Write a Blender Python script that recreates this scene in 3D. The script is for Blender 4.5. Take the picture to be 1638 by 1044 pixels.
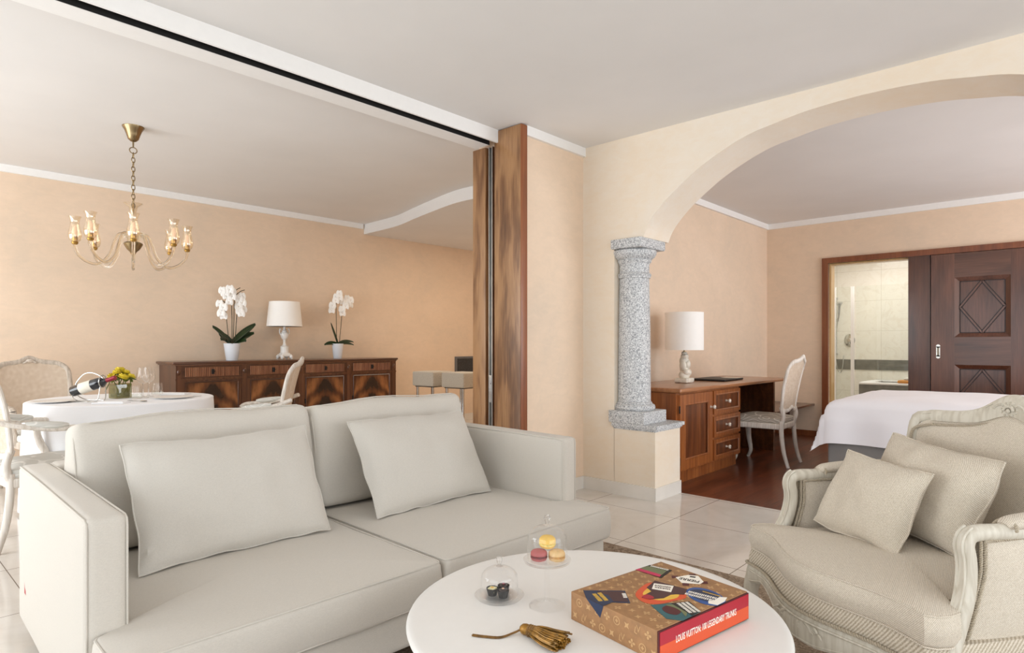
import bpy, bmesh, math, random
from math import pi, sin, cos, sqrt, radians, atan2, exp, hypot
from mathutils import Vector, Matrix, noise
for o in list(bpy.data.objects): bpy.data.objects.remove(o)
SC = bpy.context.scene
COL = SC.collection
random.seed(7)

# ------------------------------------------------------------------ camera, light, exposure
YAW = radians(42.732)
cam_d = bpy.data.cameras.new('camera'); cam = bpy.data.objects.new('camera', cam_d); COL.objects.link(cam)
cam.location = (0, 0, 1.15); cam.rotation_euler = (pi / 2, 0, YAW - pi / 2)
cam_d.sensor_width = 36; cam_d.lens = 991.43 / 1638 * 36; cam_d.shift_y = (550.4 - 522) / 1638
cam_d.clip_start = 0.05
SC.camera = cam
SC.view_settings.view_transform = 'Standard'
SC.view_settings.look = 'None'
SC.view_settings.exposure = -0.04
SC.view_settings.gamma = 1.0
SC.view_settings.use_curve_mapping = False
SC.cycles.transparent_max_bounces = 40
SC.cycles.max_bounces = 16
SC.cycles.diffuse_bounces = 7
SC.cycles.transmission_bounces = 14

def lin(c):
    return tuple(((x / 255) / 12.92 if x / 255 <= 0.04045 else ((x / 255 + 0.055) / 1.055) ** 2.4) for x in c)

W = bpy.data.worlds.new('daylight'); SC.world = W; W.use_nodes = True
W.node_tree.nodes['Background'].inputs[0].default_value = (0.80, 0.90, 1.0, 1)
W.node_tree.nodes['Background'].inputs[1].default_value = 1.0

def area(name, loc, rot, sx, sy, power, col=(1, 1, 1), spread=pi):
    d = bpy.data.lights.new(name, 'AREA'); d.shape = 'RECTANGLE'; d.size = sx; d.size_y = sy
    d.energy = power; d.color = col; d.spread = spread
    o = bpy.data.objects.new(name, d); COL.objects.link(o); o.location = loc; o.rotation_euler = rot
    return o
# daylight through the glazed sides (left of the dining and living room, and the terrace side behind the camera)
area('daylight_dining', (-2.30, 4.9, 1.30), (0, -pi / 2 - radians(10), 0), 2.3, 3.4, 145, (0.93, 0.97, 1.0))
area('daylight_living', (-2.30, 0.6, 1.30), (0, -pi / 2 - radians(8), 0), 2.3, 3.6, 50, (0.93, 0.97, 1.0))
area('daylight_terrace', (1.1, -2.60, 1.30), (pi / 2 + radians(8), 0, 0), 5.4, 2.3, 97, (0.94, 0.97, 1.0))
area('daylight_bedroom', (6.4, -2.60, 1.30), (pi / 2 + radians(6), 0, 0), 3.2, 2.3, 132, (0.96, 0.97, 1.0))
area('bathroom_ceiling_lamp', (9.3, 1.9, 2.48), (0, 0, 0), 1.2, 1.2, 27, (1.0, 0.97, 0.91))
area('bar_downlight', (5.7, 5.0, 2.58), (0, 0, 0), 1.6, 1.6, 34, (1.0, 0.84, 0.66))

# ------------------------------------------------------------------ mesh helpers
def fr(pts, closed=False):
    P = [Vector(p) for p in pts]; n = len(P); T = []
    for i in range(n):
        a = P[(i - 1) % n] if closed or i > 0 else P[0]
        b = P[(i + 1) % n] if closed or i < n - 1 else P[-1]
        t = (b - a); T.append(t.normalized() if t.length > 1e-9 else Vector((0, 0, 1)))
    ref = Vector((0, 0, 1)) if abs(T[0].z) < 0.9 else Vector((0, 1, 0))
    N = [(ref - T[0] * ref.dot(T[0])).normalized()]
    for i in range(1, n):
        v = N[-1] - T[i] * N[-1].dot(T[i]); N.append(v.normalized() if v.length > 1e-9 else N[-1])
    return P, T, N

def smooth_path(pts, m=6, closed=False):
    P = [Vector(p) for p in pts]; n = len(P); out = []
    segs = n if closed else n - 1
    for i in range(segs):
        p1, p2 = P[i], P[(i + 1) % n]
        p0 = P[(i - 1) % n] if closed or i > 0 else p1 * 2 - p2
        p3 = P[(i + 2) % n] if closed or i + 2 < n else p2 * 2 - p1
        for k in range(m):
            t = k / m
            out.append(0.5 * ((2 * p1) + (p2 - p0) * t + (2 * p0 - 5 * p1 + 4 * p2 - p3) * t * t + (3 * p1 - p0 - 3 * p2 + p3) * t ** 3))
    if not closed: out.append(P[-1].copy())
    return out

class MB:
    def __init__(s): s.v = []; s.f = []; s.mi = []; s.cur = 0
    def face(s, f): s.f.append(tuple(f)); s.mi.append(s.cur)
    def add(s, verts, faces, mat=None):
        b = len(s.v)
        for p in verts: s.v.append(tuple(mat @ Vector(p)) if mat else tuple(p))
        for f in faces: s.face([b + i for i in f])
        return s
    def box(s, c, d, rot=None):
        x, y, z = d[0] / 2, d[1] / 2, d[2] / 2
        vs = [(a * x, b * y, e * z) for a in (-1, 1) for b in (-1, 1) for e in (-1, 1)]
        m = Matrix.Translation(c) @ (rot.to_4x4() if rot else Matrix())
        return s.add(vs, [(0, 1, 3, 2), (4, 6, 7, 5), (0, 4, 5, 1), (2, 3, 7, 6), (0, 2, 6, 4), (1, 5, 7, 3)], m)
    def b2(s, x0, x1, y0, y1, z0, z1): return s.box(((x0 + x1) / 2, (y0 + y1) / 2, (z0 + z1) / 2), (abs(x1 - x0), abs(y1 - y0), abs(z1 - z0)))
    def rbox(s, c, d, r=0.02, n=6, bulge=(0, 0, 0), mat=None, wob=0, ws=6):
        hx, hy, hz = d[0] / 2, d[1] / 2, d[2] / 2
        r = min(r, hx * .98, hy * .98, hz * .98)
        idx = {}; vs = []; fs = []
        def coords(h):   # parameter list concentrating rows at the rounded edges
            e = [-h, -h + r * .25, -h + r * .6]; mid = [(-h + r) + (2 * h - 2 * r) * k / n for k in range(n + 1)]
            return e + mid + [h - r * .6, h - r * .25, h]
        cx, cy, cz = coords(hx), coords(hy), coords(hz)
        def put(p):
            k = (round(p[0], 6), round(p[1], 6), round(p[2], 6))
            if k in idx: return idx[k]
            q = Vector(p); inn = Vector((max(-hx + r, min(hx - r, q.x)), max(-hy + r, min(hy - r, q.y)), max(-hz + r, min(hz - r, q.z))))
            dd = q - inn
            if dd.length > 1e-9: q = inn + dd.normalized() * r
            u, v, w = q.x / hx, q.y / hy, q.z / hz
            q.x += bulge[0] * u * (1 - v * v) * (1 - w * w); q.y += bulge[1] * v * (1 - u * u) * (1 - w * w); q.z += bulge[2] * w * (1 - u * u) * (1 - v * v)
            if wob: q += noise.noise_vector(Vector(c) + q * ws) * wob
            q += Vector(c)
            if mat: q = mat @ q
            vs.append(tuple(q)); idx[k] = len(vs) - 1; return idx[k]
        def side(A, B, fn):
            for i in range(len(A) - 1):
                for j in range(len(B) - 1):
                    fs.append([put(fn(A[i], B[j])), put(fn(A[i + 1], B[j])), put(fn(A[i + 1], B[j + 1])), put(fn(A[i], B[j + 1]))])
        for sg in (-1, 1):
            side(cx, cy, lambda a, b: (a, b, sg * hz)); side(cy, cz, lambda a, b: (sg * hx, a, b)); side(cx, cz, lambda a, b: (a, sg * hy, b))
        return s.add(vs, fs)
    def lathe(s, prof, n=24, c=(0, 0, 0), mat=None, flute=None):
        vs = []; fs = []
        for (r, z) in prof:
            for k in range(n):
                a = 2 * pi * k / n; rr = r * (flute(a, z) if flute else 1)
                vs.append((c[0] + rr * cos(a), c[1] + rr * sin(a), c[2] + z))
        for i in range(len(prof) - 1):
            for k in range(n):
                k2 = (k + 1) % n; fs.append((i * n + k, i * n + k2, (i + 1) * n + k2, (i + 1) * n + k))
        if prof[0][0] > 1e-6: fs.append(tuple(reversed(range(n))))
        if prof[-1][0] > 1e-6: fs.append(tuple((len(prof) - 1) * n + k for k in range(n)))
        return s.add(vs, fs, mat)
    def tube(s, pts, r, n=8, closed=False, flat=(1, 1), caps=True, up=None, mat=None):
        P, T, N = fr(pts, closed); m = len(P); vs = []; fs = []
        for i in range(m):
            rr = r(i / (m - 1)) if callable(r) else (r[i] if isinstance(r, (list, tuple)) else r)
            nn = N[i]
            if up is not None:
                u_ = Vector(up); q = u_ - T[i] * u_.dot(T[i])
                if q.length > 1e-6: nn = q.normalized()
            bb = T[i].cross(nn)
            for k in range(n):
                a = 2 * pi * (k + .5) / n
                vs.append(P[i] + nn * (cos(a) * rr * flat[0]) + bb * (sin(a) * rr * flat[1]))
        for i in range(m if closed else m - 1):
            j = (i + 1) % m
            for k in range(n):
                k2 = (k + 1) % n; fs.append((i * n + k, i * n + k2, j * n + k2, j * n + k))
        if caps and not closed:
            fs.append(tuple(reversed(range(n)))); fs.append(tuple((m - 1) * n + k for k in range(n)))
        return s.add(vs, fs, mat)
    def rope(s, pts, r=0.004, pitch=0.014, closed=False, n=5):
        P, T, N = fr(pts, closed)
        L = [0]
        for i in range(1, len(P)): L.append(L[-1] + (P[i] - P[i - 1]).length)
        tot = L[-1]; m = max(4, int(tot / pitch * 6)); j = 0
        st = [[], []]
        for i in range(m + 1):
            d = tot * i / m
            while j < len(L) - 2 and L[j + 1] < d: j += 1
            t = (d - L[j]) / max(1e-9, L[j + 1] - L[j]); p = P[j].lerp(P[j + 1], t); nn = N[j].lerp(N[j + 1], t).normalized(); bb = T[j].cross(nn)
            for q in (0, 1):
                a = 2 * pi * d / pitch + pi * q; st[q].append(p + (nn * cos(a) + bb * sin(a)) * r * .55)
        for q in (0, 1): s.tube(st[q], r * .62, n)
        return s
    def prism(s, poly, z0, z1, mat=None):
        n = len(poly); vs = [(p[0], p[1], z0) for p in poly] + [(p[0], p[1], z1) for p in poly]
        fs = [tuple(reversed(range(n))), tuple(range(n, 2 * n))] + [(i, (i + 1) % n, n + (i + 1) % n, n + i) for i in range(n)]
        return s.add(vs, fs, mat)
    def grid(s, fn, nu, nv, mat=None):
        vs = [fn(i / nu, j / nv) for i in range(nu + 1) for j in range(nv + 1)]
        fs = [(i * (nv + 1) + j, (i + 1) * (nv + 1) + j, (i + 1) * (nv + 1) + j + 1, i * (nv + 1) + j + 1) for i in range(nu) for j in range(nv)]
        return s.add(vs, fs, mat)
    def slab(s, fa, fb, nu, nv, mat=None):   # closed solid between two surfaces
        n1 = (nu + 1) * (nv + 1); I = lambda i, j: i * (nv + 1) + j
        vs = [fa(i / nu, j / nv) for i in range(nu + 1) for j in range(nv + 1)] + [fb(i / nu, j / nv) for i in range(nu + 1) for j in range(nv + 1)]
        fs = []
        for i in range(nu):
            for j in range(nv):
                fs.append((I(i, j), I(i + 1, j), I(i + 1, j + 1), I(i, j + 1))); fs.append(tuple(n1 + q for q in (I(i, j), I(i, j + 1), I(i + 1, j + 1), I(i + 1, j))))
        for i in range(nu):
            for j in (0, nv): fs.append((I(i, j), I(i + 1, j), n1 + I(i + 1, j), n1 + I(i, j)))
        for j in range(nv):
            for i in (0, nu): fs.append((I(i, j), I(i, j + 1), n1 + I(i, j + 1), n1 + I(i, j)))
        return s.add(vs, fs, mat)
    def pad(s, outline, z0, z1, r=0.03, bulge=0.02, c=None, rings=8, wob=0, ws=5, mat=None, side_bulge=0.0):
        n = len(outline); P = [Vector((p[0], p[1])) for p in outline]
        C = Vector(c) if c else sum(P, Vector((0, 0))) / n
        prof = []
        for k in range(5): a = pi / 2 * k / 4; prof.append((r * (1 - sin(a)), z0 + r * (1 - cos(a))))
        for k in range(1, 4): prof.append((-side_bulge * sin(pi * k / 4), z0 + r + (z1 - z0 - 2 * r) * k / 4))
        for k in range(5): a = pi / 2 * k / 4; prof.append((r * (1 - cos(a)), z1 - r + r * sin(a)))
        vs = []; fs = []
        def ring(f):
            for p in P: vs.append(f(p))
        def wv(q):
            if wob: q = q + noise.noise_vector(q * ws) * wob
            return q
        for (d, z) in prof:
            ring(lambda p: wv(Vector((*(p + (C - p).normalized() * d), z))))
        for k in range(1, rings):
            sc = 1 - k / rings
            ring(lambda p: wv(Vector((*(C + (p + (C - p).normalized() * r - C) * sc), z1 + bulge * (1 - sc ** 2.2)))))
        m = len(vs) // n
        for i in range(m - 1):
            for k in range(n): k2 = (k + 1) % n; fs.append((i * n + k, i * n + k2, (i + 1) * n + k2, (i + 1) * n + k))
        vs.append(wv(Vector((C.x, C.y, z1 + bulge)))); q = len(vs) - 1
        for k in range(n): fs.append(((m - 1) * n + k, (m - 1) * n + (k + 1) % n, q))
        fs.append(tuple(reversed(range(n))))
        return s.add(vs, fs, mat)
    def pillow(s, w, h, t, mat=None, pinch=0.05, wob=0.006, ws=7, n=22, seed=0, pw=2.6):
        idx = {}; vs = []; fs = []
        def put(i, j, sg):
            edge = i in (0, n) or j in (0, n); k = (i, j, 0 if edge else sg)
            if k in idx: return idx[k]
            u, v = -1 + 2 * i / n, -1 + 2 * j / n
            uu, vv = sin(u * pi / 2) * .35 + u * .65, sin(v * pi / 2) * .35 + v * .65
            x = w / 2 * uu * (1 - pinch * (1 - vv * vv)); y = h / 2 * vv * (1 - pinch * (1 - uu * uu))
            th = t / 2 * (max(0, (1 - abs(uu) ** pw)) * max(0, (1 - abs(vv) ** pw))) ** .55
            q = Vector((x, y, sg * th))
            nz = noise.noise(Vector((x * ws + seed * 3.1, y * ws, sg * 2.0 + seed)))
            nz2 = noise.noise(Vector((x * ws * 2.3 + seed, y * ws * 2.3, sg + 5.0)))
            q.z += sg * wob * (nz + .5 * nz2) * (1 - .6 * max(uu * uu, vv * vv))
            q += noise.noise_vector(Vector((x * 9 + seed, y * 9, 3.3))) * wob * .7 * (1 if edge else .3)
            vs.append(tuple(q)); idx[k] = len(vs) - 1; return idx[k]
        for sg in (-1, 1):
            for i in range(n):
                for j in range(n):
                    f = [put(i, j, sg), put(i + 1, j, sg), put(i + 1, j + 1, sg), put(i, j + 1, sg)]
                    fs.append(f if sg > 0 else f[::-1])
        per = [(i, 0) for i in range(n)] + [(n, j) for j in range(n)] + [(n - i, n) for i in range(n)] + [(0, n - j) for j in range(n)]
        path = [Vector(vs[put(i, j, 1)]) for i, j in per]
        s.add(vs, fs, mat)
        s.tube(path, .0032, 5, closed=True, mat=mat)      # welted seam
        return s
    def ball(s, c, r, n=12, sc=(1, 1, 1), mat=None):
        prof = [(max(1e-7, r * sin(pi * k / (n // 2))), -r * cos(pi * k / (n // 2))) for k in range(n // 2 + 1)]
        m = Matrix.Translation(c) @ (mat.to_4x4() if mat else Matrix()) @ Matrix.Diagonal((*sc, 1))
        return s.lathe(prof, n, mat=m)
    def build(s, name, mats, parent=None, loc=None, rot=None, ang=38, smooth=True):
        me = bpy.data.meshes.new(name); me.from_pydata([tuple(p) for p in s.v], [], s.f)
        mats = mats if isinstance(mats, (list, tuple)) else [mats]
        for m in mats: me.materials.append(m)
        if len(mats) > 1: me.polygons.foreach_set('material_index', s.mi)
        b = bmesh.new(); b.from_mesh(me); bmesh.ops.remove_doubles(b, verts=b.verts, dist=1e-6)
        bmesh.ops.recalc_face_normals(b, faces=b.faces); b.to_mesh(me); b.free()
        if smooth:
            me.polygons.foreach_set('use_smooth', [True] * len(me.polygons)); me.set_sharp_from_angle(angle=radians(ang))
        o = bpy.data.objects.new(name, me); COL.objects.link(o)
        if parent: o.parent = parent
        if loc: o.location = loc
        if rot: o.rotation_euler = rot
        return o

def thing(name, label, cat, loc=(0, 0, 0), rz=0, group=None, rot=None):
    o = bpy.data.objects.new(name, None); COL.objects.link(o); o.empty_display_size = .1
    o.location = loc; o.rotation_euler = rot if rot else (0, 0, rz)
    return tag(o, label, cat, group)
def tag(o, label, cat, group=None):
    o['label'] = label; o['category'] = cat
    if group: o['group'] = group
    return o
def structure(name, mb, mats, **k):
    o = mb.build(name, mats, **k)
    if not k.get('parent'): o['kind'] = 'structure'
    return o
def dup(root, loc=None, rz=None, label=None):
    r = root.copy(); COL.objects.link(r)
    if loc is not None: r.location = loc
    if rz is not None: r.rotation_euler = (0, 0, rz)
    if label: r['label'] = label
    for ch in list(root.children):
        c = ch.copy(); COL.objects.link(c); c.parent = r
        for g in list(ch.children):
            d = g.copy(); COL.objects.link(d); d.parent = c
    return r

# ------------------------------------------------------------------ materials
class NT:
    def __init__(s, name):
        s.m = bpy.data.materials.new(name); s.m.use_nodes = True; s.t = s.m.node_tree; s.p = s.t.nodes['Principled BSDF']
        s.out = s.t.nodes['Material Output']
    def n(s, typ, **k):
        nd = s.t.nodes.new(typ)
        for a, b in k.items():
            if a in nd.inputs: nd.inputs[a].default_value = b
            else: setattr(nd, a, b)
        return nd
    def l(s, a, b): s.t.links.new(a, b)
    def co(s, scale=(1, 1, 1), rot=(0, 0, 0), loc=(0, 0, 0)):
        t = s.n('ShaderNodeTexCoord'); m = s.n('ShaderNodeMapping')
        m.inputs['Scale'].default_value = scale; m.inputs['Rotation'].default_value = rot; m.inputs['Location'].default_value = loc
        s.l(t.outputs['Object'], m.inputs['Vector']); return m.outputs['Vector']
    def ramp(s, fac, stops):
        r = s.n('ShaderNodeValToRGB'); e = r.color_ramp.elements
        while len(e) < len(stops): e.new(.5)
        for i, (p, c) in enumerate(stops): e[i].position = p; e[i].color = (*lin(c), 1)
        s.l(fac, r.inputs['Fac']); return r.outputs['Color']
    def noise(s, vec, scale, detail=4, dist=0, rough=.5):
        n = s.n('ShaderNodeTexNoise'); n.inputs['Scale'].default_value = scale; n.inputs['Detail'].default_value = detail
        n.inputs['Distortion'].default_value = dist; n.inputs['Roughness'].default_value = rough; s.l(vec, n.inputs['Vector']); return n.outputs['Fac']
    def wave(s, vec, scale, dist=0, detail=2, typ='BANDS', direction='X', dscale=1):
        n = s.n('ShaderNodeTexWave'); n.wave_type = typ
        if typ == 'BANDS': n.bands_direction = direction
        else: n.rings_direction = direction
        n.inputs['Scale'].default_value = scale; n.inputs['Distortion'].default_value = dist; n.inputs['Detail'].default_value = detail
        n.inputs['Detail Scale'].default_value = dscale
        s.l(vec, n.inputs['Vector']); return n.outputs['Fac']
    def mix(s, fac, a, b, mode='MIX'):
        m = s.n('ShaderNodeMix'); m.data_type = 'RGBA'; m.blend_type = mode
        if isinstance(fac, (int, float)): m.inputs[0].default_value = fac
        else: s.l(fac, m.inputs[0])
        for q, i in ((a, 6), (b, 7)):
            if isinstance(q, tuple): m.inputs[i].default_value = (*lin(q), 1)
            else: s.l(q, m.inputs[i])
        return m.outputs[2]
    def math(s, op, a, b=0.5):
        m = s.n('ShaderNodeMath'); m.operation = op
        for q, i in ((a, 0), (b, 1)):
            if isinstance(q, (int, float)): m.inputs[i].default_value = q
            else: s.l(q, m.inputs[i])
        return m.outputs[0]
    def bump(s, fac, strength=.2, dist=.01):
        b = s.n('ShaderNodeBump'); b.inputs['Strength'].default_value = strength; b.inputs['Distance'].default_value = dist
        s.l(fac, b.inputs['Height']); s.l(b.outputs['Normal'], s.p.inputs['Normal'])
    def col(s, c):
        if isinstance(c, tuple): s.p.inputs['Base Color'].default_value = (*lin(c), 1)
        else: s.l(c, s.p.inputs['Base Color'])
    def set(s, rough=.5, metal=0, spec=.5, coat=0, sheen=0):
        s.p.inputs['Roughness'].default_value = rough; s.p.inputs['Metallic'].default_value = metal
        s.p.inputs['Specular IOR Level'].default_value = spec; s.p.inputs['Coat Weight'].default_value = coat
        s.p.inputs['Coat Roughness'].default_value = .12; s.p.inputs['Sheen Weight'].default_value = sheen; return s.m

def plain(name, c, rough=.5, metal=0, spec=.5, coat=0, nz=0.03, ns=30):
    t = NT(name); v = t.co(); c2 = tuple(max(0, x * (1 - nz * 2)) for x in c)
    t.col(t.ramp(t.noise(v, ns, 3), [(.3, c), (.75, c2)])); return t.set(rough, metal, spec, coat)
def plaster(name, a, b, c):
    t = NT(name); v = t.co(); n1 = t.noise(v, 1.3, 6, .6, .6); n2 = t.noise(t.co((1, 1, 2.2)), 9, 6, .8, .7)
    base = t.ramp(n1, [(.3, a), (.52, b), (.72, c)]); t.col(t.mix(.42, base, t.ramp(n2, [(.3, a), (.7, c)])))
    t.bump(t.noise(v, 55, 5), .12, .004); return t.set(.75, spec=.25)
def wood(name, dark, mid, light, grain='Z', rough=.35, coat=.2, sc=1.0, wk=.09):
    t = NT(name); a = {'X': (.55, 11, 11), 'Y': (11, .55, 11), 'Z': (11, 11, .55)}[grain]; b = {'X': (.5, 3, 3), 'Y': (3, .5, 3), 'Z': (3, 3, .5)}[grain]
    a = tuple(x * sc for x in a); b = tuple(x * sc for x in b)
    fine = t.noise(t.co(tuple(x * 5 for x in a)), 1.2, 6, .3, .65); big = t.noise(t.co(b), 1.4, 4, 1.2)
    wv = t.wave(t.co(b), 1.6, 9, 3, 'BANDS', 'X' if grain != 'X' else 'Y', 1.3)
    f = t.math('ADD', t.math('MULTIPLY', fine, .45), t.math('ADD', t.math('MULTIPLY', big, .5), t.math('MULTIPLY', wv, wk)))
    t.col(t.ramp(f, [(.28, dark), (.5, mid), (.72, light)])); t.bump(fine, .05, .002); return t.set(rough, coat=coat)
def flame(name, dark, mid, light):
    t = NT(name); tc = t.n('ShaderNodeTexCoord'); sp = t.n('ShaderNodeSeparateXYZ'); t.l(tc.outputs['Object'], sp.inputs[0])
    ax = t.math('ABSOLUTE', sp.outputs[0]); cb = t.n('ShaderNodeCombineXYZ')
    t.l(t.math('MULTIPLY', ax, 1.7), cb.inputs[0]); t.l(t.math('ADD', t.math('MULTIPLY', sp.outputs[2], .75), .42), cb.inputs[2])
    w = t.wave(cb.outputs[0], 2.1, 4.5, 3, 'RINGS', 'Y', 2.2); n2 = t.noise(cb.outputs[0], 5, 5, 1.5)
    # dark flame along the centre line is the figure of the veneer
    cen = t.math('MULTIPLY', t.math('SUBTRACT', .16, ax), 2.6)
    f = t.math('SUBTRACT', t.math('ADD', t.math('MULTIPLY', w, .42), t.math('MULTIPLY', n2, .55)), t.math('MAXIMUM', cen, 0))
    t.col(t.ramp(f, [(.12, dark), (.42, mid), (.75, light)])); return t.set(.25, coat=.4)
def fabric(name, c, dk=.06, sc=420, bump=.25, big=.03):
    t = NT(name); v = t.co(); n = t.noise(t.co((1, 1, 1)), sc, 2); n3 = t.noise(t.co((1, 6, 6)), sc * .25, 3); n2 = t.noise(v, 2.5, 4, .5)
    c2 = tuple(x * (1 - dk * 2) for x in c); c3 = tuple(x * (1 - big) for x in c)
    t.col(t.mix(t.math('MULTIPLY', n2, .5), t.ramp(t.math('ADD', t.math('MULTIPLY', n, .5), t.math('MULTIPLY', n3, .5)), [(.3, c2), (.65, c)]), c3))
    t.bump(n, bump, .001); return t.set(.9, spec=.15, sheen=.15)
def twill(name, light, dark, freq=175, zw=1.0):
    t = NT(name); v = t.co((1, 1, 1)); tc = t.n('ShaderNodeTexCoord'); sp = t.n('ShaderNodeSeparateXYZ'); t.l(tc.outputs['Object'], sp.inputs[0])
    s1 = t.math('ADD', t.math('ADD', sp.outputs[0], sp.outputs[1]), t.math('MULTIPLY', sp.outputs[2], zw))
    w = t.math('SINE', t.math('MULTIPLY', s1, 2 * pi * freq)); n = t.noise(v, 300, 2); n2 = t.noise(v, 3, 3)
    f = t.math('ADD', t.math('MULTIPLY', w, .24), t.math('MULTIPLY', n, 1.0))
    t.col(t.mix(t.math('MULTIPLY', n2, .25), t.ramp(f, [(.25, dark), (.75, light)]), dark)); t.bump(w, .25, .0012); return t.set(.9, spec=.12, sheen=.1)
def damask(name, base, fig):
    t = NT(name); v = t.co((14, 14, 14)); w = t.wave(v, .55, 7, 1, 'RINGS', 'SPHERICAL', .9)
    t.col(t.ramp(w, [(.38, base), (.52, fig), (.62, fig), (.74, base)])); return t.set(.6, spec=.4)
def cane(name, c, c2):
    t = NT(name); sx = t.co()
    a = t.wave(sx, 32, 0, 0, 'BANDS', 'X'); b = t.wave(sx, 32, 0, 0, 'BANDS', 'Z')
    m = t.math('MULTIPLY', t.math('LESS_THAN', a, .42), t.math('LESS_THAN', b, .42))
    t.col(t.ramp(t.noise(sx, 40, 3), [(.3, c), (.7, c2)])); t.l(t.math('SUBTRACT', 1.0, t.math('MULTIPLY', m, .8)), t.p.inputs['Alpha']); return t.set(.6)
def limed(name, c, c2, rough=.5):
    t = NT(name); n = t.noise(t.co((30, 30, 3)), 2, 5, .5); t.col(t.ramp(n, [(.35, c2), (.6, c)])); t.bump(n, .12, .002); return t.set(rough, spec=.35)
def granite(name):
    t = NT(name); v = t.co(); n = t.noise(v, 130, 3, 0, .8); n2 = t.noise(v, 75, 3, .4, .7)
    c = t.ramp(n, [(.34, (84, 86, 90)), (.43, (172, 174, 176)), (.55, (212, 213, 213)), (.66, (238, 238, 236))])
    t.col(t.mix(t.ramp(n2, [(.36, (0, 0, 0)), (.5, (255, 255, 255))]), (132, 134, 138), c)); t.bump(n, .12, .003); return t.set(.5, spec=.4)
def glass(name, tint=(255, 255, 255), edge=.7, base=.025, rough=.02):
    t = NT(name); tr = t.n('ShaderNodeBsdfTransparent'); tr.inputs[0].default_value = (*lin(tint), 1)
    gl = t.n('ShaderNodeBsdfGlossy'); gl.inputs['Roughness'].default_value = rough; gl.inputs['Color'].default_value = (.95, .96, .96, 1)
    lw = t.n('ShaderNodeLayerWeight'); lw.inputs[0].default_value = .35
    f = t.math('ADD', t.math('MULTIPLY', t.math('POWER', lw.outputs['Facing'], 3.2), edge), base)
    mx = t.n('ShaderNodeMixShader'); t.l(f, mx.inputs[0]); t.l(tr.outputs[0], mx.inputs[1]); t.l(gl.outputs[0], mx.inputs[2]); t.l(mx.outputs[0], t.out.inputs['Surface'])
    t.t.nodes.remove(t.p); return t.m
def metal(name, c, rough=.2): return plain(name, c, rough, 1.0, nz=.04, ns=12)
def tile(name):
    t = NT(name); v = t.co((1 / .634, 1 / .682, 1), loc=(-3.107 / .634, -1.987 / .682, 0)); b = t.n('ShaderNodeTexBrick'); t.l(v, b.inputs['Vector'])
    b.offset = 0; b.inputs['Scale'].default_value = 1; b.inputs['Brick Width'].default_value = 1; b.inputs['Row Height'].default_value = 1
    b.inputs['Mortar Size'].default_value = .0035; b.inputs['Mortar Smooth'].default_value = 0; b.inputs['Bias'].default_value = 0
    b.inputs['Color1'].default_value = (0, 0, 0, 1); b.inputs['Color2'].default_value = (1, 1, 1, 1)
    n = t.noise(t.co(), 2.2, 6, 1.4, .6); mar = t.ramp(n, [(.3, (202, 195, 186)), (.5, (211, 205, 197)), (.7, (217, 212, 205))])
    vr = t.mix(t.math('MULTIPLY', t.n('ShaderNodeValue').outputs[0], 0), mar, mar)
    t.col(t.mix(b.outputs['Fac'], vr, (120, 108, 96))); return t.set(.09, spec=.55)
def planks(name):
    t = NT(name); v = t.co(); b = t.n('ShaderNodeTexBrick'); t.l(v, b.inputs['Vector'])
    b.offset = .37; b.inputs['Scale'].default_value = 1; b.inputs['Brick Width'].default_value = .9; b.inputs['Row Height'].default_value = .075
    b.inputs['Mortar Size'].default_value = .0008; b.inputs['Bias'].default_value = 0
    b.inputs['Color1'].default_value = (*lin((58, 25, 15)), 1); b.inputs['Color2'].default_value = (*lin((118, 60, 35)), 1); b.inputs['Mortar'].default_value = (*lin((40, 18, 12)), 1)
    n = t.noise(t.co((1.5, 26, 1)), 2, 5, .5); t.col(t.mix(.45, b.outputs['Color'], t.ramp(n, [(.3, (46, 19, 12)), (.7, (136, 72, 42))]))); return t.set(.3, coat=.15)
def marble_tile(name):
    t = NT(name); v = t.co((0, 1 / .6, 1 / .4)); b = t.n('ShaderNodeTexBrick')
    sp = t.n('ShaderNodeSeparateXYZ'); tc = t.n('ShaderNodeTexCoord'); t.l(tc.outputs['Object'], sp.inputs[0]); cb = t.n('ShaderNodeCombineXYZ')
    t.l(t.math('ADD', sp.outputs[0], sp.outputs[1]), cb.inputs[0]); t.l(sp.outputs[2], cb.inputs[1]); t.l(cb.outputs[0], b.inputs['Vector'])
    b.offset = 0; b.inputs['Scale'].default_value = 1; b.inputs['Brick Width'].default_value = .6; b.inputs['Row Height'].default_value = .45; b.inputs['Mortar Size'].default_value = .0018
    n = t.noise(t.co(), 5, 7, 1.8, .6); mar = t.ramp(n, [(.35, (237, 232, 221)), (.52, (241, 237, 228)), (.62, (234, 228, 217))])
    t.col(t.mix(b.outputs['Fac'], mar, (205, 198, 184))); return t.set(.15)
def rug_mat(name):
    t = NT(name); v = t.co(); n = t.noise(v, 120, 4, 1.0, .7); n2 = t.noise(v, 22, 4, 2)
    t.col(t.ramp(t.math('ADD', t.math('MULTIPLY', n, .6), t.math('MULTIPLY', n2, .4)), [(.36, (104, 88, 73)), (.5, (148, 130, 112)), (.64, (190, 174, 155))])); t.bump(n, .6, .006); return t.set(.95, spec=.1)
def emis(name, c, s):
    t = NT(name); t.p.inputs['Emission Color'].default_value = (*lin(c), 1); t.p.inputs['Emission Strength'].default_value = s; t.col(c); return t.m

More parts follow.
